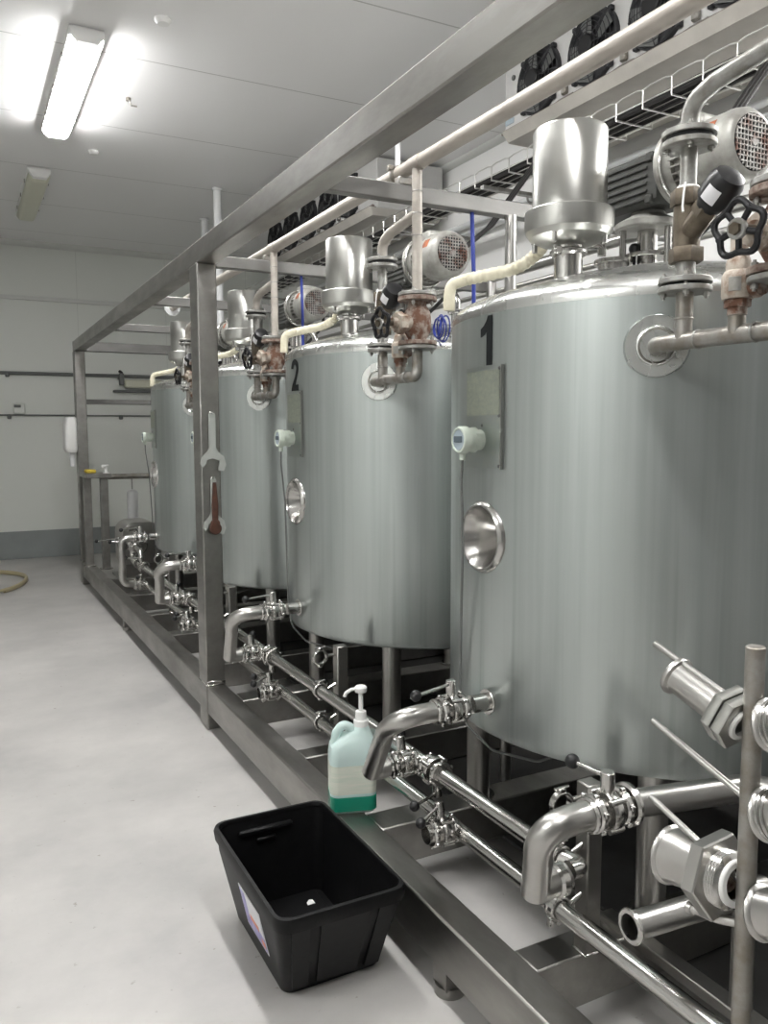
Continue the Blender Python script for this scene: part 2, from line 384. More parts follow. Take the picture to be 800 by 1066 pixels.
def ceiling_pipe(x, y, z0, r, label):
    t = thing('ceiling_pipe', label, 'pipe', (x, y, CEIL), 'white pipes dropping from the ceiling')
    obj('pipe', MB().cyl((x, y, CEIL), (x, y, z0), r, seg=20), M_WP, t)
    obj('collar', MB().ring((x, y, CEIL - .015), (0, 0, 1), r + .015, r * .9, .02), M_WP, t)
ceiling_pipe(2.44, 8.26, 2.2, .04, 'thick white pipe dropping from the ceiling behind the frame post')
ceiling_pipe(2.64, 9.47, 3.3, .04, 'shorter white pipe hanging from the ceiling beyond the top beam')
# ------------------------------------------------------------------ far wall items
def conduit(z, r, label):
    t = thing('wall_conduit', label, 'conduit', (0, WY, z), 'conduits across the far wall')
    y = WY - .03
    obj('pipe', MB().cyl((XL, y, z), (WX, y, z), r, seg=10), M_CONDUIT, t)
    for i, x in enumerate([-2.5, -1, .62, 2.0, 3.3]):
        obj('clip', MB().box((x, y, z - .02), (.05, .06, .06), bev=.01), M_CONDUIT, t)
conduit(2.395, .022, 'thicker dark conduit running across the far wall above the dispenser')
conduit(1.862, .010, 'thin dark conduit running across the far wall below the thick one')
t = thing('switch_box', 'small pale switch box mounted above the thin conduit on far wall', 'switch', (.72, WY, 1.95))
obj('box', MB().box((.74, WY - .03, 1.945), (.14, .06, .13), bev=.012), M_WFAR, t)
obj('switch', MB().box((.72, WY - .063, 1.975), (.08, .012, .035), bev=.004), M_CONDUIT, t)
t = thing('wall_light', 'pale box wall light on the far wall under the thick conduit', 'wall light', (2.27, WY, 2.27))
obj('diffuser', MB().box((2.30, WY - .07, 2.29), (.5, .12, .11), bev=.02), M_TUBEL, t)
obj('tray', MB().box((2.24, WY - .05, 2.19), (.66, .1, .03), bev=.006), M_CONDUIT, t)
obj('bracket', MB().box((2.02, WY - .05, 2.35), (.06, .09, .16), bev=.01), M_CONDUIT, t)
obj('cable', MB().tube([(2.02, WY - .03, 2.40), (2.02, WY - .05, 2.44), (2.0, WY - .03, 2.46)], .02), M_CABLE, t)
t = thing('towel_dispenser', 'white paper towel dispenser mounted beside the last frame post', 'dispenser', (1.085, 9.3, 1.35))
obj('case', MB().loft([(1.085, 9.3, 1.42, .05, .11, .03), (1.08, 9.3, 1.46, .065, .13, .035), (1.085, 9.3, 1.72, .06, .13, .035), (1.09, 9.3, 1.79, .05, .12, .03)], 4), M_WHITE, t)
obj('nozzle', MB().loft([(1.095, 9.3, 1.27, .022, .035, .012), (1.095, 9.3, 1.42, .028, .045, .012)], 3), M_WP, t)
t = thing('floor_hose', 'coiled beige hose loop lying on the floor by the far wall', 'hose', (.05, 9.75, 0))
pts = [(.02 + .60 * math.cos(a) * (1 + .05 * math.sin(3 * a)), 9.72 + .78 * math.sin(a), .018 + .008 * (a / PI)) for a in [i * 2 * PI / 40 for i in range(-6, 64)]]
obj('hose_coil', MB().tube(pts, .017, 10), M_FHOSE, t)

# ------------------------------------------------------------------ skid frame
t = thing('skid_frame', 'long welded stainless steel frame of box beams carrying the tanks', 'frame', (1.195, 4.3, 0))
YA, YZ = -.80, 9.31
obj('top_beam', MB().box((1.195, (YA + YZ) / 2, 2.5375), (.105, YZ - YA, .108), bev=.006), M_FRAME, t)
obj('bottom_beam', MB().box((1.195, (YA + YZ) / 2, .167), (.100, YZ - YA, .156), bev=.006), M_FRAME, t)
obj('rear_beam', MB().box((3.03, (YA + YZ) / 2, .167), (.100, YZ - YA, .156), bev=.006), M_FRAME, t)
obj('rear_rail', MB().cyl((3.03, YA, 2.575), (3.03, YZ, 2.575), .032), M_PIPE, t)
obj('rear_rail', MB().cyl((3.06, YA, 2.49), (3.06, YZ, 2.49), .016), M_PIPE, t)
for y in (-.72, 4.335, 9.24):
    obj('post', MB().box((1.192, y, 1.245), (.105, .15, 2.48), bev=.006), M_FRAME, t)
    obj('rear_post', MB().cyl((3.03, y, .01), (3.03, y, 2.58), .032), M_PIPE, t)
    f = MB()
    if y > 0: f.box((1.192, y - .0775, .262), (.1, .006, .02), bev=.003)
    f.box((1.192, y, .25), (.112, .16, .012), bev=.005)
    obj('weld', f, M_POL, t)
for y in (2.835, 4.365, 5.79, 7.33):
    obj('cross_beam', MB().box((2.12, y, 2.517), (1.77, .05, .062), bev=.004), M_XB, t)
obj('cross_beam', MB().box((2.12, 9.25, 2.535), (1.77, .08, .10), bev=.004), M_XB, t)
obj('cross_beam', MB().box((2.12, 9.22, 1.955), (1.77, .05, .05), bev=.004), M_XB, t)
obj('rear_post', MB().cyl((2.06, 2.81, .01), (2.06, 2.81, 2.488), .024), M_PIPE, t)
for k in range(4):
    yk = Y1 + k * PITCH
    obj('cross_member', MB().box((2.11, yk - .437, .172), (1.74, .10, .146), bev=.005), M_FRAME, t)
    obj('cross_member', MB().box((2.11, yk + .425, .172), (1.74, .13, .146), bev=.005), M_FRAME, t)
for y in (-.2, .55, 8.0):
    obj('cross_member', MB().box((2.11, y, .172), (1.74, .10, .146), bev=.005), M_FRAME, t)
obj('shade_plate', MB().box((2.37, 4.1, .088), (1.22, 9.2, .012)), M_UNDERSHADE, t)  # added dark plate that deepens the shade below the tanks
obj('shade_sheet', MB().box((2.975, 4.1, .44), (.01, 9.2, .70)), M_UNDERSHADE, t)  # added dark sheet, keeps light from getting in behind the legs
for y in (1.85, 6.83, 9.2, -.6):
    obj('foot', MB().box((1.19, y + .03, .065), (.07, .07, .08)).cyl((1.19, y + .03, .0), (1.19, y + .03, .03), .045), M_FRAME, t)

# ------------------------------------------------------------------ tanks
def cyl_plate(mb, y0, y1, z0, z1, r, th=.003, n=8):
    vs = []; fs = []
    for i in range(n + 1):
        y = y0 + (y1 - y0) * i / n; a = math.asin(y / r)
        for rr in (r, r + th):
            for z in (z0, z1): vs.append((XT - rr * math.cos(a), Y1 + rr * math.sin(a), z))
    for i in range(n):
        o = i * 4; p = o + 4
        fs += [(o + 2, p + 2, p + 3, o + 3), (o, o + 1, p + 1, p), (o, p, p + 2, o + 2), (o + 1, o + 3, p + 3, p + 1)]
    fs += [(0, 2, 3, 1), (n * 4, n * 4 + 1, n * 4 + 3, n * 4 + 2)]
    return mb.add(vs, fs)
SHELL = [(0, .655), (.45, .655), (.66, .662), (.69, .675), (R, .70), (R, 1.2), (R, 1.955), (R - .004, 1.957), (.6, 1.957), (0, 1.957)]
def build_shell(parent):
    o = obj('shell', MB().lathe((XT, Y1, 0), (0, 0, 1), SHELL, 112), M_TANK, parent)
    cut = obj('cutter', MB().lathe((XT - .9, Y1 + .025, 1.285), (1, 0, 0), [(0, 0), (.094, 0), (.094, .36), (0, .36)], 40), M_TANK, parent)
    md = o.modifiers.new('b', 'BOOLEAN'); md.object = cut; md.operation = 'DIFFERENCE'; md.solver = 'EXACT'
    bpy.context.view_layer.update()
    ev = o.evaluated_get(bpy.context.evaluated_depsgraph_get())
    me = bpy.data.meshes.new_from_object(ev)
    o.modifiers.clear(); o.data = me
    bpy.data.objects.remove(cut)
    me.polygons.foreach_set('use_smooth', [True] * len(me.polygons)); me.set_sharp_from_angle(angle=math.radians(38))
    return o
def digit(kind, parent):
    h = .145; zc = 1.875; yc = Y1 + .008
    if kind == 1:
        poly = [(.006, -.5), (.20, -.5), (.20, .5), (.05, .5), (.0, .40), (-.09, .31), (-.2, .25), (-.2, .08), (-.08, .12), (.006, .19)]
    else:
        out = []; inn = []
        for i in range(15):
            a = PI * (1.0 - i / 14 * 1.22)
            out.append((.29 * math.cos(a), .21 + .29 * math.sin(a))); inn.append((.125 * math.cos(a), .20 + .135 * math.sin(a)))
        poly = out + [(.05, -.31), (.30, -.31), (.30, -.5), (-.30, -.5), (-.28, -.42), (-.19, -.27), (.02, -.06)] + inn[::-1]
    # local x of the figure runs towards -Y seen from the aisle
    mb = MB().prism([(x * h, y * h) for x, y in poly], (XT - R - .0005, yc, zc), (0, -1, 0), (0, 0, 1), .0015)
    o = obj('number', mb, M_DIG, parent); o['label'] = 'black painted figure %d' % kind
    return o
def build_tank(label):
    t = thing('steel_tank', label, 'tank', (XT, Y1, .245), 'stainless steel tanks standing in the frame')
    sh = build_shell(t)
    obj('dome', MB().lathe((XT, Y1, 0), (0, 0, 1), [(R + .0005, 1.953), (R + .0005, 1.972), (.692, 1.992), (.672, 2.008), (.62, 2.028), (.53, 2.055), (.44, 2.079), (.3, 2.108), (.15, 2.126), (0, 2.132)], 112), M_DOME, t)
    for dx in (-1, 1):
        for dy in (-1, 1):
            x, y = XT + dx * .431, Y1 + dy * .432
            l = obj('leg', MB().cyl((x, y, .25), (x, y, .70), .042, seg=24), M_PIPE, t)
            obj('foot', MB().disc((x, y, .25), (0, 0, 1), .062, .012), M_POL, l)
    # sampling port: flared ring and inner cone
    cy, cz = Y1 + .025, 1.285
    p = obj('port_cone', MB().lathe((XT - R, cy, cz), (-1, 0, 0), [(.114, -.014), (.114, -.004), (.108, .006), (.101, .012), (.096, .012), (.091, .004), (.04, -.10), (.036, -.115), (.0, -.115)], 44), M_POL, t)
    obj('port_glass', MB().disc((XT - R + .107, cy, cz), (1, 0, 0), .026, .012), M_GLASS, p)
    for i in range(6):
        a = i * PI / 3; obj('port_bolt', MB().hexnut((XT - R + .10, cy + .031 * math.cos(a), cz + .031 * math.sin(a)), (1, 0, 0), .006, .012), M_POL, p)
    # outlet stub with ferrule
    oy, oz = Y1 - .025, .785
    s = MB().cyl((XT - R + .03, oy, oz), (XT - .77, oy, oz), .0275, seg=24)
    obj('outlet_stub', s, M_POL, t)
    obj('outlet_ring', MB().ring((XT - R - .012, oy, oz), (1, 0, 0), .040, .027, .006), M_POL, t)
    # name plate carrier
    obj('name_plate', cyl_plate(MB(), -.075, .118, 1.497, 1.80, R + .004, .003), M_PLATE, t)
    obj('plate_edge', MB().box((XT - R - .003, Y1 - .077, 1.648), (.012, .004, .304)), M_POL, t)
    obj('plate_label', cyl_plate(MB(), -.065, .112, 1.655, 1.787, R + .0072, .0012), M_INFO, t)
    for y, z in ((-.066, 1.79), (-.066, 1.652), (.02, 1.625), (-.066, 1.505)): obj('plate_screw', MB().disc((XT - R - .006, Y1 + y, z), (1, 0, 0), .005, .006, 10), M_CONDUIT, t)
    # jacket pad for the cooling pipes
    a = math.radians(43); d = Vector((-math.cos(a), -math.sin(a), 0)); o = Vector((XT, Y1, 1.822)) + d * R
    obj('jacket_pad', MB().lathe(o, d, [(.0, .003), (.04, .004), (.046, .010), (.049, .009), (.052, .003), (.078, .003), (.083, -.004), (.084, -.02)], 36), M_DOME, t)
    return t
tankA = build_tank('big brushed steel tank painted with the figure 1')
tanks = [tankA]
for k, lab in ((1, 'brushed steel tank painted with the figure 2'), (2, 'third steel tank, partly hidden behind the upright frame post'), (3, 'steel tank at the end of the row by the wash bench')):
    tanks.append(dup(tankA, (0, PITCH * k, 0), lab))
digit(1, tankA)
n2 = digit(2, tankA); n2.parent = tanks[1]
def rep(root, labels, dy=PITCH, ks=(1, 2, 3)):
    out = [root]
    for k, l in zip(ks, labels): out.append(dup(root, (0, dy * k, 0), l))
    return out

# ---- temperature transmitters
def transmitter():
    x0 = XT - R; y, z = Y1 + .03, 1.582
    t = thing('temperature_transmitter', 'round grey transmitter head with display on the tank marked 1', 'transmitter', (x0, y, z), 'transmitters on the tank fronts')
    obj('stem', MB().cyl((x0 + .01, y, z), (x0 - .035, y, z), .031, seg=24).hexnut((x0 - .03, y, z), (1, 0, 0), .038, .02), M_TXG, t)
    obj('head', MB().lathe((x0 - .035, y, z), (-1, 0, 0), [(0, 0), (.033, 0), (.036, .006), (.036, .020), (.041, .024), (.041, .044), (.038, .050), (.033, .051), (.031, .046), (0, .046)], 32), M_TXG, t)
    f = obj('display_face', MB().disc((x0 - .082, y, z), (1, 0, 0), .0305, .004), M_LCDF, t)
    obj('display', MB().box((x0 - .0855, y, z + .002), (.003, .042, .018), bev=.001), M_LCD, f)
    obj('cable_gland', MB().cyl((x0 - .065, y + .004, z - .034), (x0 - .065, y + .006, z - .060), .010), M_TXG, t)
    obj('cable', MB().tube([(x0 - .065, y + .006, z - .06), (x0 - .06, y + .02, z - .12), (x0 - .03, y + .055, z - .30), (x0 - .012, y + .09, z - .55), (x0 + .004, y + .12, .78), (x0 + .02, y + .12, .66), (x0 + .05, y + .0, .60), (x0 + .15, y - .1, .58), (x0 + .3, y - .15, .62)], .0042, 8, bend=.05), M_CONDUIT, t)
    return t
rep(transmitter(), ['round grey transmitter head beside the name plate of the tank marked 2', 'transmitter head on the front of the third tank behind the post', 'round grey transmitter head on the last tank in the row'])

# ---- stainless hood canisters on the tank tops
def hood():
    x, y = XT - .447, Y1 - .052
    t = thing('drive_hood', 'tall polished steel canister standing on the tank marked 1', 'canister', (x, y, 2.075), 'polished canisters on the tank tops')
    obj('neck', MB().cyl((x, y, 2.05), (x, y, 2.18), .042, seg=28), M_POL, t)
    obj('clamp_ring', MB().ring((x, y, 2.142), (0, 0, 1), .056, .04, .02, bev=.006).box((x - .06, y - .02, 2.142), (.03, .02, .026), bev=.005), M_POL, t)
    obj('base_bowl', MB().lathe((x, y, 0), (0, 0, 1), [(0, 2.160), (.05, 2.161), (.09, 2.170), (.118, 2.184), (.130, 2.200), (.132, 2.214), (.132, 2.258), (.130, 2.261), (.110, 2.262)], 48), M_HOOD, t, ang=20)
    obj('canister', MB().lathe((x, y, 0), (0, 0, 1), [(.110, 2.26), (.110, 2.490), (.106, 2.497), (.09, 2.500), (0, 2.504)], 48), M_HOOD, t)
    for i in range(4):
        a = i * PI / 2 + .5; obj('drain_nub', MB().cyl((x + .11 * math.cos(a), y + .11 * math.sin(a), 2.185), (x + .11 * math.cos(a), y + .11 * math.sin(a), 2.155), .008, seg=8), M_POL, t)
    return t
rep(hood(), ['polished steel canister standing on the tank marked 2', 'polished steel canister on the third tank, right of the post', 'polished steel canister on the last tank, left of the post'])

# ---- agitator gear motors
def motor():
    x, y, z = 2.0, Y1 - .10, 2.402
    t = thing('gear_motor', 'grey gear motor with rusty fan grille above the tank marked 1', 'motor', (x, y, 2.115), 'gear motors on the tank tops')
    obj('gearbox', MB().box((x, y + .09, z - .022), (.15, .30, .16), bev=.015), M_GEAR, t)
    fins = MB()
    for i in range(6): fins.box((x, y + .11, z - .080 + i * .023), (.160, .235, .010), bev=.002)
    for yy in (y - .015, y + .235):
        for zz in (z - .085, z + .04): fins.box((x, yy, zz), (.164, .03, .03), bev=.005)
    obj('gearbox_fins', fins, M_GEAR, t)
    obj('flange_disc', MB().lathe((x, y - .065, z), (0, -1, 0), [(0, 0), (.112, 0), (.116, .004), (.116, .016), (.112, .02), (.10, .022), (.095, .05), (0, .05)], 40), M_MOTOR, t)
    obj('flange_trim', MB().torus((x, y - .090, z), (0, 1, 0), .110, .006, 40, 8), M_POL, t)
    bd = MB().cyl((x, y - .08, z), (x, y - .20, z), .078, seg=36)
    for i in range(28):
        a = 2 * PI * i / 28; rot = Matrix.Rotation(-a, 3, 'Y')
        bd.box((x + .086 * math.cos(a), y - .14, z + .086 * math.sin(a)), (.022, .13, .005), rot)
    obj('motor_body', bd, M_MOTOR, t)
    obj('fan_cowl', MB().lathe((x, y - .19, z), (0, -1, 0), [(.098, 0), (.103, .004), (.103, .10), (.098, .122), (.086, .135), (.078, .137), (.076, .132), (0, .132)], 44), M_MOTOR, t)
    obj('fan_backing', MB().disc((x, y - .3235, z), (0, 1, 0), .076, .003), M_DARK, t)
    g = MB(); rr = .076
    for i in range(-5, 6):
        q = i * .0138; h = math.sqrt(max(0, rr * rr - q * q))
        g.box((x + q, y - .3285, z), (.0040, .004, 2 * h)); g.box((x, y - .329, z + q), (2 * h, .004, .0040))
    g.disc((x, y - .330, z), (0, 1, 0), .012, .004)
    obj('fan_grille', g, M_GRILLE, t)
    obj('rust_patch', MB().lathe((x, y - .225, z), (0, -1, 0), [(.1035, 0), (.1045, .001), (.1045, .045), (.1035, .046)], 8, hint=(-1, 0, .55), a0=-.18, a1=.22), M_REDRUST, t)
    obj('terminal_box', MB().box((x + .02, y - .12, z + .105), (.10, .10, .055), bev=.01), M_MOTOR, t)
    obj('terminal_cable', MB().tube([(x + .07, y - .15, z + .1), (x + .12, y - .18, z + .02), (x + .11, y - .16, z - .12), (x + .05, y - .1, z - .2), (x + .03, y + .0, z - .25)], .009, 8, bend=.06), M_CABLE, t)
    obj('pedestal', MB().lathe((x, y + .06, 0), (0, 0, 1), [(0, 2.245), (.098, 2.245), (.102, 2.25), (.102, 2.265), (.09, 2.272), (.055, 2.29), (.05, 2.305), (0, 2.305)], 36), M_MOTOR, t)
    for i in range(3):
        a = i * 2 * PI / 3 + .6; px_, py_ = x + .08 * math.cos(a), y + .06 + .08 * math.sin(a)
        obj('stand_leg', MB().cyl((px_, py_, 2.10), (px_, py_, 2.25), .011, seg=12), M_POL, t)
    obj('shaft_seal', MB().cyl((x, y + .06, 2.10), (x, y + .06, 2.25), .032).ring((x, y + .06, 2.165), (0, 0, 1), .07, .03, .014), M_POL, t)
    return t
rep(motor(), ['grey gear motor with orange rust patch above the tank marked 2', 'grey gear motor above the third tank, right of its canister', 'grey gear motor above the last tank behind the post'])

# ---- small gear on the domes: sight port and air cock
def sight_port():
    x, y = XT - .20, Y1 + .02
    t = thing('sight_port', 'small polished sight port with black knob on the dome of the tank marked 1', 'sight port', (x, y, 2.11), 'sight ports on the tank domes')
    obj('base_ring', MB().cyl((x, y, 2.10), (x, y, 2.145), .05).ring((x, y, 2.15), (0, 0, 1), .062, .03, .014), M_POL, t)
    obj('arm', MB().tube([(x - .05, y, 2.165), (x - .05, y, 2.20), (x - .16, y + .05, 2.20), (x - .17, y + .05, 2.085)], .014, bend=.02), M_POL, t)
    obj('knob', MB().sphere((x + .05, y - .04, 2.19), .018).cyl((x + .05, y - .04, 2.13), (x + .05, y - .04, 2.19), .005), M_BLACK, t)
    return t
rep(sight_port(), ['polished sight port with black knob on the dome of the tank marked 2', 'polished sight port with black knob on the dome of the third tank', 'polished sight port with black knob on the dome of the last tank'])

# ---- cream overflow hoses
def hose():
    a = (XT - .435, Y1 + .09, 2.215)
    t = thing('overflow_hose', 'cream ribbed hose from canister to rim of the tank marked 1', 'hose', a, 'cream hoses on the tank tops')
    pts = [(a[0], a[1] - .03, 2.215), (a[0] - .005, a[1] + .02, 2.172), (a[0] - .04, a[1] + .08, 2.135), (a[0] - .12, a[1] + .15, 2.115), (XT - .60, Y1 + .30, 2.105), (XT - .627, Y1 + .325, 2.085), (XT - .632, Y1 + .33, 2.01)]
    n = 100
    def rf(q): return .0195 + (.0016 * math.sin(q * n * 1.7) if .12 < q < .62 else 0)
    # dense resample for the ribs
    P = [Vector(p) for p in pts]; S = []
    for i in range(len(P) - 1):
        p0 = P[max(0, i - 1)]; p1 = P[i]; p2 = P[i + 1]; p3 = P[min(len(P) - 1, i + 2)]
        for k in range(16):
            q = k / 16; S.append(.5 * ((2 * p1) + (p2 - p0) * q + (2 * p0 - 5 * p1 + 4 * p2 - p3) * q * q + (3 * p1 - p0 - 3 * p2 + p3) * q ** 3))
    S.append(P[-1])
    obj('hose', MB().tube(S, .02, 14, rfun=rf), M_HOSE, t)
    obj('hose_clamp', MB().torus((a[0], a[1] - .008, 2.198), (0, -.9, .8), .022, .004, 20, 6).box((a[0] - .03, a[1], 2.20), (.02, .012, .016), bev=.002), M_POL, t)
    return t
rep(hose(), ['cream hose curving from canister to rim of the tank marked 2', 'cream hose from canister to rim of the third tank', 'cream hose dropping to the rim of the last tank'])

# ------------------------------------------------------------------ cooling manifolds
PX, PY = XT - .564, Y1 - .612          # riser axis
DX, DY = XT - .545, Y1 - .86          # drop pipe axis
def flange(mb, o, axis, r=.0625, h=.013, bolts=0):
    mb.disc(o, axis, r, h, 32, .002); return mb
def bolts_ring(par, o, axis, r, n, L_, hr=.008):
    a, u, w = basis(axis); o = Vector(o)
    for i in range(n):
        t_ = 2 * PI * (i + .5) / n; c = o + (u * math.cos(t_) + w * math.sin(t_)) * r; mb = MB()
        mb.hexnut(c + a * (L_ / 2), a, hr, .009); mb.hexnut(c - a * (L_ / 2), a, hr, .009)
        mb.cyl(c - a * (L_ / 2 + .01), c + a * (L_ / 2 + .01), hr * .5, seg=8)
        obj('flange_bolt', mb, M_GALV, par)
def jacket_pipe():
    a = math.radians(43); d = Vector((-math.cos(a), -math.sin(a), 0)); z = 1.818
    p0 = Vector((XT, Y1, z)) + d * (R - .01)
    t = thing('jacket_pipe', 'weathered pipe manifold fixed to the upper side of the tank marked 1', 'pipe', p0, 'cooling pipe manifolds on the tanks')
    el = MB().tube([p0, p0 + d * .07, (PX, PY + .03, z), (PX, PY - .10, z), (PX + .01, DY, z), (DX, DY, z + .02), (DX, DY, 1.915)], .021, 18, bend=.05)
    obj('elbow_run', el, M_DULL, t)
    obj('riser_stub', MB().cyl((PX, PY, z), (PX, PY, 1.935), .0205).ring((PX, PY, 1.87), (0, 0, 1), .0225, .018, .006), M_DULL, t)
    for y in (PY - .045, PY - .20): obj('weld_seam', MB().torus((PX, y, z), (0, 1, 0), .021, .0025, 20, 6), M_GALV, t)
    fl = MB(); flange(fl, (PX, PY, 1.937), (0, 0, 1), .062); obj('flange', fl, M_GALV, t)
    fl = MB(); flange(fl, (DX, DY, 1.925), (0, 0, 1), .072); obj('flange', fl, M_GALV, t)
    obj('branch_stub', MB().cyl((PX, 1.272 - Y1 + Y1, z), (PX, 1.272, 1.865), .019).ring((PX, 1.272, 1.86), (0, 0, 1), .021, .018, .005), M_DULL, t)
    return t
rep(jacket_pipe(), ['weathered pipe manifold fixed to the upper side of the tank marked 2', 'weathered pipe manifold on the upper side of the third tank', 'weathered pipe manifold on the upper side of the last tank'])

def strainer():
    z0 = 1.945
    t = thing('strainer_valve', 'dark brass angled valve with black cap above the tank marked 1', 'valve', (PX, PY, z0), 'brass angled valves on the risers')
    fl = MB(); flange(fl, (PX, PY, 1.957), (0, 0, 1), .062); obj('flange', fl, M_GALV, t)
    obj('gasket', MB().disc((PX, PY, 1.947), (0, 0, 1), .045, .008), M_GAP, t)
    bolts_ring(t, (PX, PY, 1.947), (0, 0, 1), .048, 4, .042)
    obj('nipple', MB().cyl((PX, PY, 1.955), (PX, PY, 2.01), .023), M_GALV, t)
    b = MB().hexnut((PX, PY, 2.017), (0, 0, 1), .040, .034).hexnut((PX, PY, 2.148), (0, 0, 1), .040, .036).cyl((PX, PY, 2.02), (PX, PY, 2.15), .031)
    d = Vector((-.10, -.80, .60)).normalized(); q = Vector((PX, PY, 2.06))
    b.cyl(q, q + d * .075, .027, .026).hexnut(q + d * .078, d, .033, .024)
    obj('body', b, M_BRASS, t)
    obj('black_cap', MB().lathe(q + d * .085, d, [(0, 0), (.030, 0), (.033, .012), (.041, .022), (.0425, .045), (.041, .07), (.034, .085), (.02, .09), (0, .091)], 28), M_BLACK, t)
    obj('cap_label', MB().lathe(q + d * .085, d, [(.0415, .026), (.0432, .027), (.0434, .045), (.0425, .062)], 6, hint=(-.9, -.45, -.25), a0=-.5, a1=.35), M_STK_W, t)
    obj('tape', MB().tube([(PX - .03, PY - .02, 2.175), (PX - .04, PY - .025, 2.15), (PX - .043, PY - .025, 2.12), (PX - .046, PY - .03, 2.105)], .0025, 6).torus((PX, PY, 2.170), (0, 0, 1), .022, .005, 20, 6), M_GASK, t)
    return t
rep(strainer(), ['dark brass angled valve with black cap above the tank marked 2', 'dark brass angled valve above the third tank', 'dark brass angled valve above the last tank'])

def gate_valve():
    z0, z1 = 1.94, 2.105
    t = thing('gate_valve', 'rusty flanged valve with black handwheel beside the tank marked 1', 'valve', (DX, DY, z0), 'rusty flanged valves with handwheels')
    for zf in (z0 + .002, z1): obj('flange', flange(MB(), (DX, DY, zf), (0, 0, 1), .074, .016), M_RUST2, t)
    obj('body', MB().lathe((DX, DY, 0), (0, 0, 1), [(0, z0), (.034, z0), (.036, z0 + .02), (.05, z0 + .045), (.053, z0 + .08), (.05, z0 + .115), (.036, z0 + .14), (.034, z1), (0, z1)], 28), M_RUST, t)
    bolts_ring(t, (DX, DY, z0 - .006), (0, 0, 1), .057, 4, .046); bolts_ring(t, (DX, DY, z1 + .006), (0, 0, 1), .057, 4, .046)
    wx, wy, wz = DX - .165, DY - .018, 2.005; c = Vector((DX, DY, 2.02)); wv = Vector((wx, wy, wz)); ax = (wv - c).normalized()
    obj('bonnet', MB().cyl(c + ax * .03, c + ax * .075, .032).hexnut(c + ax * .082, ax, .042, .03).cyl(c + ax * .09, c + ax * .115, .02), M_CAST, t)
    obj('spindle', MB().cyl(c + ax * .10, wv + ax * .012, .010).hexnut(wv + ax * .012, ax, .013, .012), M_BRASS, t)
    hw = MB(); a_, u, w = basis(ax); r0 = .050; ms = 8; n = 48; vs = []; fs = []
    for i in range(n):
        th = 2 * PI * i / n; rr = r0 + .006 * math.cos(5 * th)
        for j in range(ms):
            p = 2 * PI * j / ms; rad = rr + .0075 * math.cos(p); vs.append(wv + (u * math.cos(th) + w * math.sin(th)) * rad + a_ * (.0075 * math.sin(p)))
    for i in range(n):
        for j in range(ms): fs.append((i * ms + j, ((i + 1) % n) * ms + j, ((i + 1) % n) * ms + (j + 1) % ms, i * ms + (j + 1) % ms))
    hw.add(vs, fs)
    for i in range(5):
        th = 2 * PI * (i + .5) / 5; hw.cyl(wv, wv + (u * math.cos(th) + w * math.sin(th)) * r0, .006, .007, seg=10)
    ho = obj('handwheel', hw, M_IRON, t)
    obj('hub', MB().disc(wv + ax * .004, ax, .021, .012), M_GALV, ho)
    return t
rep(gate_valve(), ['rusty flanged valve with black handwheel beside the tank marked 2', 'rusty flanged valve with black handwheel before the third tank', 'rusty flanged valve with black handwheel before the last tank'])

def relief():
    x, y = PX, 1.272
    t = thing('relief_valve', 'scaled upright bulbous valve on the manifold of the tank marked 1', 'valve', (x, y, 1.865), 'small upright valves on the manifolds')
    obj('thread', MB().cyl((x, y, 1.86), (x, y, 1.89), .021).hexnut((x, y, 1.885), (0, 0, 1), .029, .018), M_RUST, t)
    obj('body', MB().lathe((x, y, 0), (0, 0, 1), [(0, 1.893), (.033, 1.894), (.035, 1.905), (.035, 1.942), (.031, 1.952), (.027, 1.956), (.027, 1.972), (.022, 1.985), (.019, 1.995), (.019, 2.025), (0, 2.027)], 26), M_CAST, t)
    obj('tag_plate', MB().lathe((x, y, 0), (0, 0, 1), [(.0352, 1.908), (.0362, 1.909), (.0362, 1.938), (.0352, 1.939)], 6, hint=(-.9, -.4, 0), a0=-.3, a1=.45), M_GALV, t)
    obj('side_port', MB().cyl((x, y, 1.915), (x + .01, y - .06, 1.915), .018).hexnut((x + .008, y - .045, 1.915), (0, 1, 0), .023, .02), M_RUST, t)
    return t
rep(relief(), ['rusty upright small valve on the manifold of the tank marked 2', 'small upright valve on the manifold of the third tank', 'small upright valve on the manifold of the last tank'])

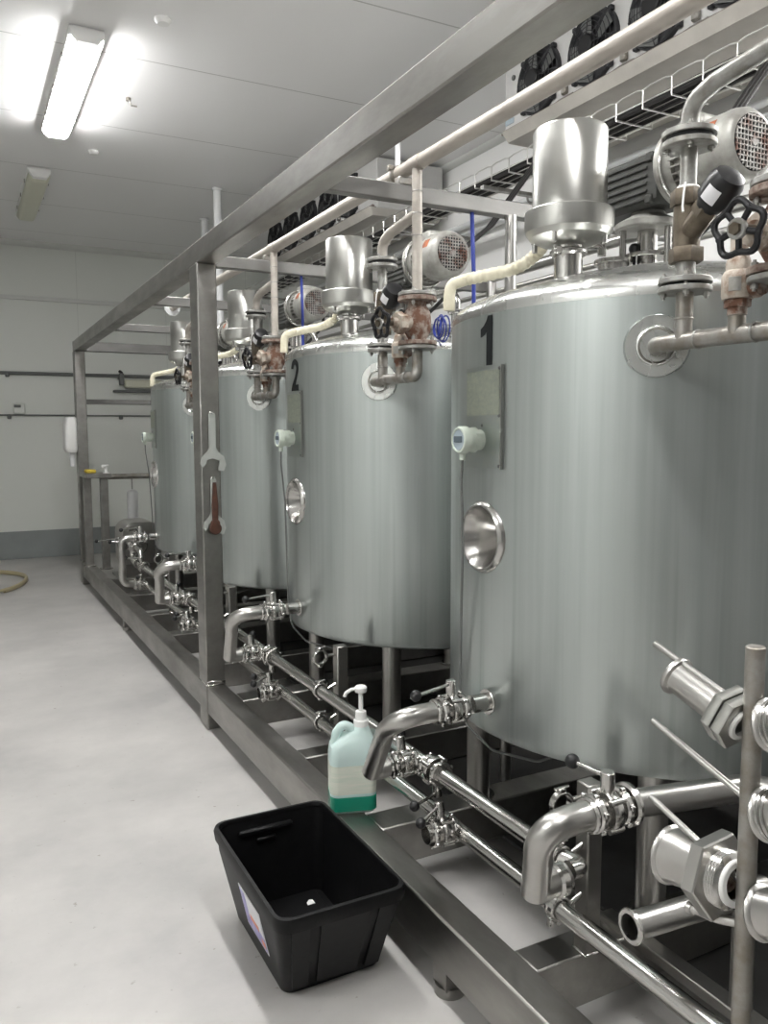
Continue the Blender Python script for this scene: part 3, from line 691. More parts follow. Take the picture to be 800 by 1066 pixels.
# header pipe along the top with drops and branches
HX, HZ = 1.57, 2.602
t = thing('header_pipe', 'long cream painted header pipe resting on the frame cross beams', 'pipe', (HX, 4.2, HZ))
obj('main_run', MB().cyl((HX, -.5, HZ), (HX, 6.62, HZ), .0265, seg=22), M_HEAD, t)
obj('end_flange', MB().disc((HX, 6.62, HZ), (0, 1, 0), .062, .02).disc((HX, 6.645, HZ), (0, 1, 0), .045, .03), M_WP, t)
for k in range(4):
    y = DY + k * PITCH
    d = obj('drop_pipe', MB().tube([(HX, y, HZ), (DX, y, HZ - .05), (DX, y, 2.12)], .0195, 18, bend=.02), M_HEAD if k else M_GALV, t)
    s = MB().disc((DX, y, 2.123), (0, 0, 1), .072, .014)
    obj('flange', s, M_GALV, d)
    for z in (2.50, 2.42, 2.34): obj('weld_seam', MB().torus((DX, y, z), (0, 0, 1), .0195, .0022, 20, 6), M_GALV, d)
    yp = PY + k * PITCH
    b = obj('branch_pipe', MB().tube([(DX, y, 2.42), (PX, yp - .07, 2.385), (PX, yp, 2.36), (PX, yp, 2.29)], .0205, 18, bend=.06), M_GALV if k == 0 else M_HEAD, t)
    f = MB().disc((PX, yp, 2.292), (0, 0, 1), .0625, .013).disc((PX, yp, 2.268), (0, 0, 1), .0625, .013)
    f.cyl((PX, yp, 2.16), (PX, yp, 2.27), .0195)
    obj('flange', f, M_GALV, b)
    obj('gasket', MB().disc((PX, yp, 2.280), (0, 0, 1), .055, .011), M_GAP, b)
    bolts_ring(b, (PX, yp, 2.280), (0, 0, 1), .048, 4, .042)
    obj('tee_weld', MB().cyl((HX, y - .04, HZ), (HX, y + .04, HZ), .029), M_HEAD, t)
for y in (2.835, 4.365, 5.79):
    obj('saddle', MB().box((HX, y, 2.563), (.06, .04, .03), bev=.004), M_DULL, t)
for k, y in enumerate((2.86,)):
    c = obj('pipe_clamp', MB().ring((HX, y + .02, HZ), (0, 1, 0), .034, .026, .02).box((HX - .03, y + .02, HZ + .02), (.03, .02, .02), bev=.003), M_DULL, t)
    obj('hanger_rod', MB().cyl((HX, y + .02, HZ + .02), (HX, y + .02, 2.80), .010, seg=10), M_WP, c)

# ---- CIP elbows at tank back, blue coils and cables
def cip():
    x, y = 1.93, Y1 - .52 + PITCH - .0
    y = 3.02
    t = thing('bent_pipe', 'shiny bent pipe at the rear of the tank marked 2', 'pipe', (x, y + .02, 2.03), 'bent shiny pipes on the tank tops')
    obj('pipe', MB().tube([(x - .02, y + .16, 2.215), (x - .01, y + .04, 2.21), (x, y, 2.18), (x, y, 2.02)], .02, bend=.06), M_POL, t)
    obj('clamp_ring', MB().ring((x, y, 2.12), (0, 0, 1), .036, .018, .018, bev=.005), M_POL, t)
    obj('collar', MB().ring((x, y, 2.06), (0, 0, 1), .03, .018, .012), M_POL, t)
    return t
rep(cip(), ['shiny bent pipe on the third tank, right of the frame post', 'shiny bent pipe at the rear of the last tank'], ks=(1, 2))
t = thing('air_hose_coil', 'blue coiled air hose on the dome of the tank marked 2', 'hose', (1.797, 2.925, 2.03))
cp = [(1.797 + .02 * math.cos(a * .21), 2.925 + (.034 + .008 * math.sin(a * .37)) * math.cos(a), 2.035 + (.046 + .01 * math.sin(a * .3)) * math.sin(a)) for a in [i * PI / 10 for i in range(0, 84)]]
obj('coil', MB().tube(cp, .0032, 8), M_BLUE, t)
t = thing('blue_cable', 'blue cable hanging from the cross beam behind the tank marked 1', 'cable', (1.885, 2.85, 2.485), 'blue cables hanging from cross beams')
obj('cable', MB().tube([(1.885, 2.835, 2.486), (1.887, 2.833, 2.40), (1.882, 2.815, 2.25), (1.88, 2.81, 2.05), (1.88, 2.81, 1.8)], .0085, 8, bend=.1), M_BLUE, t)
dup(t, (-.12, 1.54, 0), 'blue cable hanging behind the canister of the tank marked 2')
dup(t, (-.02, 2.98, 0), 'blue cable hanging behind the canister of the third tank')

# ------------------------------------------------------------------ drain rails, valves and elbows
RX, RH, RL = 1.318, .522, .386
t = thing('drain_rail', 'upper polished steel rail pipe running along below the tanks', 'pipe', (RX, 4.3, RH), 'drain rail pipes along the frame')
obj('run', MB().tube([(RX - .02, 1.50, RH), (RX + .02, 1.50, RH), (RX, 1.56, RH), (RX, 7.1, RH)], .0245, 20, bend=.03), M_POL, t)
t = thing('drain_rail', 'lower polished steel rail pipe nearer the frame floor', 'pipe', (RX, 4.0, RL), 'drain rail pipes along the frame')
obj('run', MB().cyl((RX, -.4, RL), (RX, 7.0, RL), .0245), M_POL, t)
obj('ferrule', MB().ring((RX, 1.575, RL), (0, 1, 0), .034, .02, .016, bev=.005).box((RX - .015, 1.575, RL - .04), (.015, .018, .03), bev=.003), M_POL, t)

def butterfly(name, c, flow, stem, lever, label, group, open_end=False, sl=.088, ll=.15, big=1.):
    c = Vector(c); a, u, w = basis(flow, stem); lv = Vector(lever).normalized(); s = big
    t = thing(name, label, 'valve', c, group)
    prof = [(.0, -.055 * s), (.0275 * s, -.055 * s), (.0275 * s, -.014 * s), (.043 * s, -.013 * s), (.045 * s, -.010 * s), (.045 * s, .010 * s), (.043 * s, .013 * s), (.0275 * s, .014 * s), (.0275 * s, .055 * s), (0, .055 * s)]
    if open_end: prof = [(0, -.02), (.024, -.02), (.026, -.058), (.0275, -.058)] + prof[2:]
    b = MB().lathe(c, a, prof, 28)
    for i in range(4):
        th = PI / 4 + i * PI / 2; q = c + (u * math.cos(th) + w * math.sin(th)) * .043 * s
        b.cyl(q - a * .019 * s, q + a * .019 * s, .0075 * s, seg=10)
    obj('body', b, M_POL, t)
    for sg in (-1, 1):
        r = MB().ring(c + a * (sg * .036 * s), a, .041 * s, .026 * s, .018 * s, bev=.005)
        for i in range(6):
            th = i * PI / 3 + .2; r.box(c + a * (sg * .036 * s) + (u * math.cos(th) + w * math.sin(th)) * .041 * s, (.012 * s, .012 * s, .012 * s), bev=.003)
        obj('clamp_ring', r, M_POL, t)
    top = c + u * (sl * s)
    obj('stem', MB().cyl(c + u * .04 * s, top, .0155 * s, seg=16, bev=.002), M_POL, t)
    p0 = top - u * .012 * s
    l = obj('lever', MB().cyl(p0, p0 + lv * ll * s, .0052 * s, seg=10), M_POL, t)
    obj('knob', MB().sphere(p0 + lv * (ll * s), .0165 * s), M_BLACK, l)
    return t
G1 = 'butterfly valves at the tank outlets'
v1 = butterfly('butterfly_valve', (XT - .84, Y1 - .025, .783), (-1, 0, 0), (.05, .05, 1), (-.97, -.28, -.02), 'butterfly valve with black knob at the outlet of the tank marked 1', G1)
v1s = rep(v1, ['butterfly valve with black knob at the outlet of the tank marked 2', 'butterfly valve at the outlet of the third tank, left of the post'], ks=(1, 2))
butterfly('butterfly_valve', (XT - .84, Y1 + 3 * PITCH - .025, .783), (-1, 0, 0), (.05, .05, 1), (-.9, -.1, -.04), 'butterfly valve at the outlet of the last tank', G1)
G2 = 'butterfly valves feeding the upper rail'
v2 = butterfly('butterfly_valve', (1.258, 2.28, .520), (1, 0, 0), (-.35, .25, 1), (.5, .9, .1), 'butterfly valve at the low end of the elbow of the tank marked 1', G2, ll=.05)
rep(v2, ['butterfly valve at the low end of the elbow of the tank marked 2', 'butterfly valve at the low elbow end below the third tank'], ks=(1, 2))
G3 = 'inline butterfly valves on the upper rail'
v3 = butterfly('butterfly_valve', (RX, 2.175, RH), (0, 1, 0), (.1, 0, -1), (-.85, -.35, -.02), 'inline butterfly valve on the upper rail under the tank marked 1', G3, ll=.12)
rep(v3, ['inline butterfly valve on the upper rail under the tank marked 2', 'inline butterfly valve on the upper rail under the third tank'], ks=(1, 2))
G4 = 'open ended valves on the lower rail'
v4 = butterfly('drain_valve', (RX - .05, 2.05, RL), (1, 0, 0), (-.12, .25, 1), (-.75, -.35, -.15), 'open ended valve on the lower rail under the tank marked 1', G4, open_end=True, ll=.1)
rep(v4, ['open ended valve on the lower rail under the tank marked 2', 'open ended valve on the lower rail left of the frame post'], ks=(1, 2))

def qbend(a, p0, p1, p2, n=16):
    p0, p1, p2 = Vector(p0), Vector(p1), Vector(p2)
    return [Vector(a)] + [p0 * (1 - q) ** 2 + p1 * (2 * q * (1 - q)) + p2 * q * q for q in [i / n for i in range(n + 1)]]
def elbow():
    yo, zo = Y1 - .025, .783
    t = thing('drain_elbow', 'thick bent steel pipe at the outlet of the tank marked 1', 'pipe', (1.14, 2.2, .5), 'bent outlet pipes below the tanks')
    obj('bend', MB().tube(qbend((1.225, yo, zo), (1.185, yo, zo), (1.06, yo, .785), (1.115, 2.14, .685)) + [(1.143, 2.284, .512)], .0305, 24), M_PIPE, t)
    obj('foot_bend', MB().tube([(1.125, 2.19, .628), (1.143, 2.284, .512), (1.21, 2.28, .518)], .0304, 24, bend=.032, nb=8), M_PIPE, t)
    obj('ferrule', MB().ring((1.216, yo, zo), (1, 0, 0), .038, .025, .012, bev=.004), M_POL, t)
    obj('ferrule', MB().ring((1.206, 2.28, .518), (1, 0, 0), .038, .025, .012, bev=.004), M_POL, t)
    return t
rep(elbow(), ['thick bent steel pipe at the outlet of the tank marked 2', 'thick bent steel pipe below the third tank, left of the post'], ks=(1, 2))
yo = Y1 + 3 * PITCH - .025
t = thing('drain_elbow', 'C shaped steel pipe at the outlet of the last tank', 'pipe', (1.17, yo, .4), 'bent outlet pipes below the tanks')
obj('bend', MB().tube([(1.225, yo, .783), (1.13, yo - .0, .78), (1.13, yo + .02, .42), (1.23, yo + .04, .40)], .0285, 20, bend=.075, nb=12), M_PIPE, t)
obj('ferrule', MB().ring((1.225, yo, .783), (1, 0, 0), .038, .025, .012, bev=.004).ring((1.225, yo + .04, .40), (1, 0, 0), .038, .025, .012, bev=.004), M_POL, t)
butterfly('butterfly_valve', (1.27, yo + .04, RL + .012), (1, 0, 0), (0, -.3, 1), (-.4, -.9, 0), 'butterfly valve at the foot of the C shaped pipe', G2, ll=.09)
butterfly('butterfly_valve', (RX, yo + .12, RH), (0, 1, 0), (-.3, 0, 1), (-.9, 0, .1), 'upper rail butterfly valve beside the C shaped pipe', G3, ll=.12)
butterfly('butterfly_valve', (RX, yo + .45, RH + .12), (0, 1, 0), (-.6, 0, .8), (-.9, .1, .0), 'raised butterfly valve just before the pump cover', G3, ll=.16)
t = thing('transfer_pipe', 'short looped steel pipe joining the rails near the pump cover', 'pipe', (RX, yo + .35, RL))
obj('loop', MB().tube([(RX, yo + .3, RH), (RX, yo + .6, RH), (RX, yo + .6, RH + .12), (RX, yo + .25, RH + .12), (RX, yo + .2, RH + .05)], .022, bend=.05), M_POL, t)
obj('ferrule', MB().ring((RX, yo + .35, RH), (0, 1, 0), .04, .02, .02).ring((RX, yo + .5, RH + .12), (0, 1, 0), .04, .02, .02), M_POL, t)

# outlet at the near end
NY = 1.405
G5 = 'fittings at the rail end before the tank marked 1'
butterfly('butterfly_valve', (1.325, NY, .712), (1, 0, 0), (.08, -.02, 1), (-.1, 1, .0), 'big butterfly valve before the tank marked 1, with black ball knob', G5, sl=.085, ll=.10, big=1.12)
t = thing('end_elbow', 'thick steel elbow pipe curving down to the rail end', 'pipe', (1.2, 1.45, .5))
obj('bend', MB().tube(qbend((1.262, NY, .712), (1.24, NY, .712), (1.115, NY, .715), (1.165, 1.455, .61)) + [(1.192, 1.50, .497)], .035, 24), M_PIPE, t)
obj('foot_bend', MB().tube([(1.18, 1.482, .545), (1.192, 1.50, .497), (1.285, 1.50, .515)], .0348, 24, bend=.038, nb=8), M_PIPE, t)
obj('ferrule', MB().ring((1.268, NY, .712), (1, 0, 0), .043, .03, .012, bev=.004), M_POL, t)
obj('ferrule', MB().ring((1.262, 1.50, .508), (1, 0, 0), .042, .03, .03, bev=.006), M_POL, t)
t = thing('suction_pipe', 'thick dull steel pipe running in under the tank marked 1', 'pipe', (1.55, NY, .715))
obj('run', MB().tube([(1.385, NY, .712), (1.74, NY - .075, .712), (1.80, NY - .20, .70), (1.95, .55, .70), (1.95, .55, .245)], .034, 22, bend=.08), M_PIPE, t)
obj('ferrule', MB().ring((1.392, NY, .712), (1, 0, 0), .052, .03, .02, bev=.006), M_POL, t)

# pipe support posts with ring hangers
def support():
    x, y = 1.412, Y1 - .475
    t = thing('pipe_support', 'square steel post holding ring hangers before the tank marked 1', 'pipe support', (x, y, .245), 'square posts with ring hangers')
    obj('post', MB().box((x, y, .475), (.05, .05, .46), bev=.004), M_FRAME, t)
    obj('weld', MB().box((x, y, .248), (.058, .058, .008), bev=.003), M_POL, t)
    for z, dz in ((.668, 0), (RH + .02, 0), (RL + .02, 0)):
        p = obj('peg', MB().cyl((x - .02, y, z), (RX + (.035 if z > .6 else .03), y, z - (0 if z > .6 else .02)), .0075, seg=10), M_POL, t)
    for z in (.665, RH, RL):
        h = MB().ring((RX, y, z), (0, 1, 0), .0335, .0265, .02, bev=.003)
        for sg in (-1, 1):
            h.box((RX, y, z + sg * .036), (.022, .018, .014), bev=.003)
        h.cyl((RX - .022, y, z + .042), (RX + .022, y, z + .042), .0035, seg=8)
        obj('ring_hanger', h, M_POL, t)
    return t
rep(support(), ['square steel post holding ring hangers before the tank marked 2', 'square steel post holding ring hangers before the third tank', 'square steel post holding ring hangers before the last tank'])

# ------------------------------------------------------------------ fitting rack in front
RXX, RYY = 1.195, .918
t = thing('fitting_rack', 'upright steel rod with slanted pegs holding spare pipe fittings', 'rack', (RXX, RYY, .245))
obj('rod', MB().cyl((RXX, RYY, .245), (RXX, RYY, 1.237), .0165, seg=24, bev=.002), M_DULL, t)
PEGD = Vector((0, .226, .073)); roots = (1.117, .962, .806)
for z in roots:
    obj('peg', MB().cyl((RXX, RYY, z), Vector((RXX, RYY, z)) + PEGD, .0062, seg=14), M_PIPE, t)
for z in (1.117, .962, .800):
    obj('peg', MB().cyl((RXX, RYY, z), Vector((RXX, RYY, z)) + Vector((0, -.226, .073)), .0062, seg=14), M_PIPE, t)
pd = PEGD.normalized(); up = Vector((0, -pd.z, pd.y))
def pegpoint(z, d, drop): return Vector((RXX, RYY, z)) + pd * d - up * drop
# hose tail with double hex nut on the top peg
c = pegpoint(1.117, .172, .030)
t = thing('hose_tail', 'polished tube fitting with two hex nuts on the top peg', 'pipe fitting', c, 'spare fittings on the rack')
obj('tube', MB().lathe(c, -pd, [(.029, 0), (.037, 0), (.0385, .004), (.037, .009), (.031, .012), (.031, .135), (.027, .135), (.027, .002)], 32, closed=True), M_PIPE, t)
obj('hex_nut', MB().hexnut(c - pd * .124, pd, .054, .019, (.3, 0, 1), ri=.028), M_HOOD, t)
obj('hex_nut', MB().hexnut(c - pd * .147, pd, .054, .020, (.3, 0, 1), ri=.028), M_HOOD, t)
obj('gasket', MB().ring(c - pd * .160, pd, .030, .021, .008), M_GASK, t)
# conical reducer and hex union on the low peg
c = Vector((RXX, 1.088, .786)); ax = Vector((.0, -1, .10)).normalized()
t = thing('cone_reducer', 'conical steel reducer with big hex nut on the lowest peg', 'pipe fitting', c, 'spare fittings on the rack')
obj('cone', MB().lathe(c, ax, [(.050, 0), (.056, 0), (.058, .004), (.056, .009), (.053, .012), (.051, .03), (.043, .085), (.042, .105), (.038, .105), (.046, .03), (.049, .002)], 44, closed=True), M_PIPE, t)
obj('hex_nut', MB().hexnut(c + ax * .108, ax, .080, .030, (.45, 0, 1), ri=.048), M_PIPE, t)
obj('thread', MB().lathe(c + ax * .108, ax, [(.034, .0)] + [(.050 + (.002 if i % 2 else 0), .012 + i * .003) for i in range(9)] + [(.040, .040), (.034, .03)], 36, closed=True), M_POL, t)
obj('gasket', MB().ring(c + ax * .150, ax, .042, .030, .010), M_GASK, t)
q = c + ax * .125 + Vector((-.012, 0, -.074))
obj('tommy_bar', MB().tube([q + Vector((-.012, .055, -.004)), q, q + Vector((.02, -.06, .014))], .0085, 14, bend=.03).ring(q + Vector((-.012, .055, -.004)), (.2, -1, -.1), .010, .005, .012), M_PIPE, t)
obj('inlet_cone', MB().lathe(c + ax * .10, -ax, [(.0, -.035), (.022, -.035), (.036, .04), (0, .04)], 20), M_RUST2, t)
# three ferrule fittings on the near side pegs
pn = Vector((0, -.226, .073)).normalized(); un = Vector((0, pn.z, -pn.y))
for z, lab, r, ln in ((1.117, 'short steel ferrule fitting on the upper near peg of the rack', .047, .10), (.962, 'stepped steel ferrule fitting on the middle near peg of the rack', .047, .10), (.800, 'brushed steel tube fitting on the bottom near peg of the rack', .048, .17)):
    c = Vector((RXX, RYY, z)) + pn * .035 + Vector((0, 0, -.020 if z > .9 else -.034))
    t = thing('ferrule_fitting', lab, 'pipe fitting', c, 'spare fittings on the rack')
    obj('tube', MB().lathe(c, pn, [(r - .009, 0), (r - .002, 0), (r, .004), (r - .002, .009), (r - .006, .012), (r - .006, ln), (r - .010, ln), (r - .010, .002)], 36, closed=True), M_PIPE, t)
    rb = MB()
    for q in ((.016, .026) if z > .9 else (ln - .01,)): rb.ring(c + pn * q, pn, r - .001, r - .009, .006)
    obj('rib', rb, M_POL, t)
# loose ferruled pipe lying in behind the rack
t = thing('ferrule_pipe', 'short open steel pipe with ferrule lying below the cone reducer', 'pipe', (1.30, 1.22, .55))
a, b = Vector((1.222, 1.22, .553)), Vector((1.62, 1.20, .543))
obj('pipe', MB().lathe(a, b - a, [(.0265, .004), (.0295, .004), (.0295, .40), (.0265, .40)], 28, closed=True), M_PIPE, t)
obj('ferrule', MB().ring(a + Vector((.006, 0, 0)), b - a, .0375, .0265, .010, bev=.003), M_POL, t)
obj('bracket', MB().box((1.56, 1.2, .39), (.04, .04, .29), bev=.003).box((1.56, 1.3, .25), (.05, .7, .03), bev=.003), M_FRAME, t)

# ------------------------------------------------------------------ crate, bottle, tools
cx, cyy = .893, 2.262
t = thing('storage_crate', 'black plastic storage crate standing empty on the floor beside the frame', 'crate', (cx, cyy, 0))
sec = [(cx + .02, cyy + .048, .0, .150, .226, .03), (cx + .02, cyy + .048, .004, .155, .232, .034), (cx, cyy, .24, .19, .30, .04), (cx, cyy, .30, .193, .312, .042)]
inn = [(cx, cyy, .30, .187, .306, .038), (cx, cyy, .24, .184, .294, .036), (cx + .02, cyy + .048, .012, .148, .225, .03)]
obj('body', MB().loft(sec + inn, 6), M_CRATE, t)
obj('rim', MB().loft([(cx, cyy, .272, .1985, .3195, .045), (cx, cyy, .300, .202, .324, .047), (cx, cyy, .312, .198, .319, .045), (cx, cyy, .313, .188, .308, .04), (cx, cyy, .302, .185, .304, .038), (cx, cyy, .272, .1935, .3135, .042), (cx, cyy, .272, .1985, .3195, .045)], 6, False, False), M_CRATE, t)
for sx in (-.135, .0, .135):       # end ribs towards the viewer
    w = .055 if sx else .15
    def rp(z): q = min(1, z / .24); return cyy + (.048 - .232) * (1 - q) - .30 * q - .012 * max(0, z - .24) / .06
    vs = []
    for z in (.03, .27):
        k = .9 + .1 * z / .3
        xo = cx + .02 * (1 - min(1, z / .24)); k = .82 + .18 * z / .3
        vs += [(xo + (sx - w / 2) * k, rp(z) - .010, z), (xo + (sx + w / 2) * k, rp(z) - .010, z), (xo + (sx + w / 2) * k, rp(z) + .02, z), (xo + (sx - w / 2) * k, rp(z) + .02, z)]
    obj('end_rib', MB().add(vs, [(0, 1, 2, 3), (7, 6, 5, 4), (0, 4, 5, 1), (1, 5, 6, 2), (2, 6, 7, 3), (3, 7, 4, 0)]), M_CRATE, t)
obj('handle_grip', MB().box((cx - .02, cyy + .286, .268), (.19, .02, .02), bev=.006).box((cx - .02, cyy + .283, .235), (.07, .014, .014), bev=.004), M_CRATE, t)
obj('base_grid', MB().box((cx + .02, cyy + .05, .013), (.25, .40, .005), bev=.001).box((cx + .02, cyy + .05, .015), (.2, .3, .006), bev=.001), M_CRATE, t)
# sticker on the aisle side
def sside(y, z): return cx - .136 - (.0535 * min(z, .24) / .24) - .0022
def stk(name, y0, y1, z0, z1, off, m, par):
    v = []
    for y in (y0, y1):
        for z in (z0, z1): v.append((sside(y, z) - off, y, z)); v.append((sside(y, z) - off + .002, y, z))
    mb = MB().add(v, [(0, 2, 6, 4), (1, 5, 7, 3), (0, 1, 3, 2), (4, 6, 7, 5), (0, 4, 5, 1), (2, 3, 7, 6)])
    return obj(name, mb, m, par)
s0 = stk('sticker', 2.13, 2.32, .10, .235, .0006, M_STK_W, t)
stk('sticker_band', 2.135, 2.315, .105, .150, .0012, M_STK_P, s0)
stk('sticker_mark', 2.18, 2.255, .148, .165, .0015, M_STK_O, s0)
stk('sticker_block', 2.27, 2.315, .15, .225, .0013, M_STK_P, s0)
stk('sticker_mark', 2.14, 2.17, .115, .135, .0018, M_STK_O, s0)
for i, (px_, py_, r_, lab) in enumerate(((cx - .11, cyy - .07, .018, 'white plastic scrap in the crate against its stickered side'), (cx + .10, cyy + .19, .013, 'small pale scrap at the back of the black crate floor'))):
    tag(obj('plastic_scrap', MB().prism([(-r_, -r_ * .7), (r_, -r_ * .8), (r_ * .8, r_ * .6), (0, r_), (-r_ * .9, r_ * .3)], (px_, py_, .019), (1, 0, .1), (0, 1, .15), .002), M_WHITE, loc=(px_, py_, .018)), lab, 'scrap', 'scraps lying in the crate')

bx, by, bz = 1.222, 2.600, .246
t = thing('pump_bottle', 'translucent pump bottle of green liquid standing on the frame beam', 'bottle', (bx, by, bz))
RB = Matrix.Rotation(math.radians(-18), 3, 'Z')
def rotb(mb):
    mb.v = [RB @ Vector(((p.x - bx) * 1.13, (p.y - by) * 1.13, (p.z - bz) * 1.02)) + Vector((bx, by, bz)) for p in mb.v]; return mb
obj('body', rotb(MB().loft([(bx, by, bz, .066, .048, .02), (bx, by, bz + .01, .074, .056, .026), (bx, by, bz + .20, .074, .056, .026), (bx, by, bz + .235, .07, .052, .028), (bx + .012, by, bz + .262, .055, .042, .03), (bx + .03, by, bz + .285, .028, .028, .027), (bx + .03, by, bz + .30, .023, .023, .022)], 6)), M_BOT, t)
obj('liquid', rotb(MB().loft([(bx, by, bz + .004, .0665, .0485, .02), (bx, by, bz + .011, .0748, .0568, .0265), (bx, by, bz + .062, .0748, .0568, .0265), (bx, by, bz + .063, .06, .04, .02)], 6)), M_LIQ, t)
obj('label', rotb(MB().loft([(bx, by, bz + .072, .0745, .0565, .0262), (bx, by, bz + .175, .0745, .0565, .0262)], 6, False, False)), M_LAB, t)
obj('handle', rotb(MB().tube([(bx - .055, by, bz + .215), (bx - .05, by, bz + .275), (bx - .03, by, bz + .305), (bx - .005, by, bz + .295), (bx + .012, by, bz + .262)], .0155, 14, bend=.03)), M_BOT, t)
px_ = bx + .03
obj('collar', rotb(MB().lathe((px_, by, 0), (0, 0, 1), [(0, bz + .295), (.024, bz + .295), (.024, bz + .318), (.019, bz + .322), (.017, bz + .35), (0, bz + .352)], 24)), M_WHITE, t)
obj('pump_head', rotb(MB().cyl((px_, by, bz + .345), (px_, by, bz + .425), .0075).lathe((px_, by, 0), (0, 0, 1), [(0, bz + .42), (.018, bz + .42), (.02, bz + .425), (.02, bz + .436), (.016, bz + .441), (0, bz + .442)], 20).tube([(px_, by, bz + .43), (px_ - .03, by, bz + .43), (px_ - .048, by, bz + .418), (px_ - .052, by, bz + .405)], .006, 10, bend=.012)), M_WHITE, t)

# spanners on the post face (post face looks towards -Y)
PF = 4.2595
def spanner_poly(L_, w, jr, gap):
    P = [(-w / 2, 0), (-w / 2 * 1.0, -L_ * .62), (-w * .8, -L_ * .70), (-jr * .95, -L_ * .82), (-jr * 1.05, -L_ * .93), (-jr * .85, -L_ * 1.0), (-gap, -L_ * .93), (-gap * .9, -L_ * .86), (0, -L_ * .83), (gap * 1.0, -L_ * .88), (gap * .85, -L_ * 1.0), (gap * .8, -L_ * 1.06), (jr * .9, -L_ * 1.08), (jr * 1.12, -L_ * .95), (jr * .95, -L_ * .80), (w * .8, -L_ * .70), (w / 2, -L_ * .62), (w / 2, 0), (w * .3, w * .3), (-w * .3, w * .3)]
    return P
def spanner(x, z, L_, w, jr, gap, label):
    t = thing('open_spanner', label, 'spanner', (x, PF - .02, z), 'spanners hung on the frame post')
    obj('blade', MB().prism(spanner_poly(L_, w, jr, gap), (x, PF - .012, z), (1, 0, 0), (0, 0, 1), .008), M_SPAN, t)
    obj('hook', MB().cyl((x, PF + .002, z + .004), (x, PF - .035, z + .012), .006, seg=10).disc((x, PF - .004, z + .004), (0, 1, 0), .013, .008), M_POL, t)
spanner(1.197, 1.705, .275, .036, .064, .036, 'grey open ended spanner hung upside down high on the frame post')
spanner(1.197, 1.362, .27, .030, .056, .034, 'grey spanner hanging low on the post behind a rusty tool')
x, z = 1.200, 1.35
t = thing('rusty_wrench', 'rusty brown wrench hung over the lower spanner on the post', 'wrench', (x, PF - .04, z))
obj('handle', MB().loft([(0, 0, -.235, .015, .006, .005), (0, 0, -.12, .018, .008, .006), (0, 0, 0, .009, .005, .004)], 3), M_WOOD, t, loc=(0, 0, 0)).location = (0, .012, 0)
obj('head', MB().disc((x, PF - .028, z - .245), (0, 1, 0), .033, .018, 20, .005).disc((x, PF - .028, z - .22), (0, 1, 0), .026, .016, 16, .005), M_WOOD, t)

# ------------------------------------------------------------------ end of the frame: bench, pump, hanging roll
t = thing('wash_bench', 'narrow stainless bench on two uprights at the end of the frame', 'bench', (1.25, 9.0, .245))
obj('upright', MB().box((1.175, 8.86, .71), (.075, .09, .93), bev=.004), M_FRAME, t)
obj('upright', MB().box((1.305, 8.62, .71), (.075, .075, .93), bev=.004), M_FRAME, t)
obj('bench_top', MB().box((1.25, 8.80, 1.195), (.24, .52, .045), bev=.006), M_FRAME, t)
obj('rail_tube', MB().cyl((1.30, 8.75, 1.175), (2.05, 8.75, 1.175), .028), M_DULL, t)
w = MB()
for x_, y_ in ((1.175, 8.86), (1.305, 8.62)): w.disc((x_, y_, .25), (0, 0, 1), .065, .012)
obj('base_pad', w, M_POL, t)
tag(obj('sponge', MB().box((1.20, 8.78, 1.235), (.10, .14, .036), bev=.01), M_YEL, loc=(1.20, 8.78, 1.218)), 'yellow sponge lying on the wash bench', 'sponge')
t = thing('bench_tap', 'small white tap on the wash bench beside the sponge', 'tap', (1.335, 8.66, 1.217))
obj('spout', MB().tube([(1.335, 8.66, 1.217), (1.335, 8.66, 1.28), (1.30, 8.62, 1.29)], .014, bend=.02).disc((1.335, 8.66, 1.222), (0, 0, 1), .03, .012), M_WHITE, t)
obj('handle', MB().box((1.345, 8.67, 1.295), (.05, .02, .014), bev=.004), M_WHITE, t)
t = thing('filter_cartridge', 'white filter cartridge hanging by a wire from the bench rail', 'filter', (1.605, 8.74, .68))
obj('cartridge', MB().lathe((1.605, 8.74, 0), (0, 0, 1), [(0, .62), (.05, .62), (.055, .63), (.055, 1.00), (.045, 1.02), (.02, 1.035), (0, 1.04)], 24), M_WP, t)
obj('wire', MB().tube([(1.605, 8.74, 1.03), (1.605, 8.745, 1.10), (1.605, 8.75, 1.15)], .005, 6), M_CONDUIT, t)
px0, py0 = 1.50, 7.95
t = thing('pump_cover', 'rounded stainless pump cover standing on the frame by the last tank', 'pump', (px0, py0, .245))
def arch(mb, x0, x1, z0, z1, y0, y1, rr):
    prof = [(x0, z0)] + [(x0 + rr - rr * math.cos(a), z1 - rr + rr * math.sin(a)) for a in [i * PI / 12 for i in range(7)]] + [(x1 - rr + rr * math.sin(a), z1 - rr + rr * math.cos(a)) for a in [i * PI / 12 for i in range(7)]] + [(x1, z0)]
    n = len(prof)
    return mb.add([(p, y0, q) for p, q in prof] + [(p, y1, q) for p, q in prof], [tuple(range(n)), tuple(range(n, 2 * n))[::-1]] + [(i, (i + 1) % n, n + (i + 1) % n, n + i) for i in range(n)])
obj('cover', arch(MB(), 1.33, 1.68, .40, .79, 7.78, 8.2, .11), M_PIPE, t)
obj('base', MB().box((1.50, 8.0, .33), (.3, .36, .15), bev=.01).box((1.50, 8.0, .257), (.4, .5, .022), bev=.003), M_FRAME, t)
obj('pump_head', MB().cyl((1.45, 7.78, .58), (1.45, 7.70, .58), .09, bev=.01).cyl((1.45, 7.72, .60), (1.45, 7.58, .60), .03), M_POL, t)
obj('pump_port', MB().tube([(1.45, 7.74, .65), (1.45, 7.74, .74), (1.36, 7.7, .74)], .024, bend=.04).ring((1.45, 7.74, .70), (0, 0, 1), .042, .024, .02), M_POL, t)
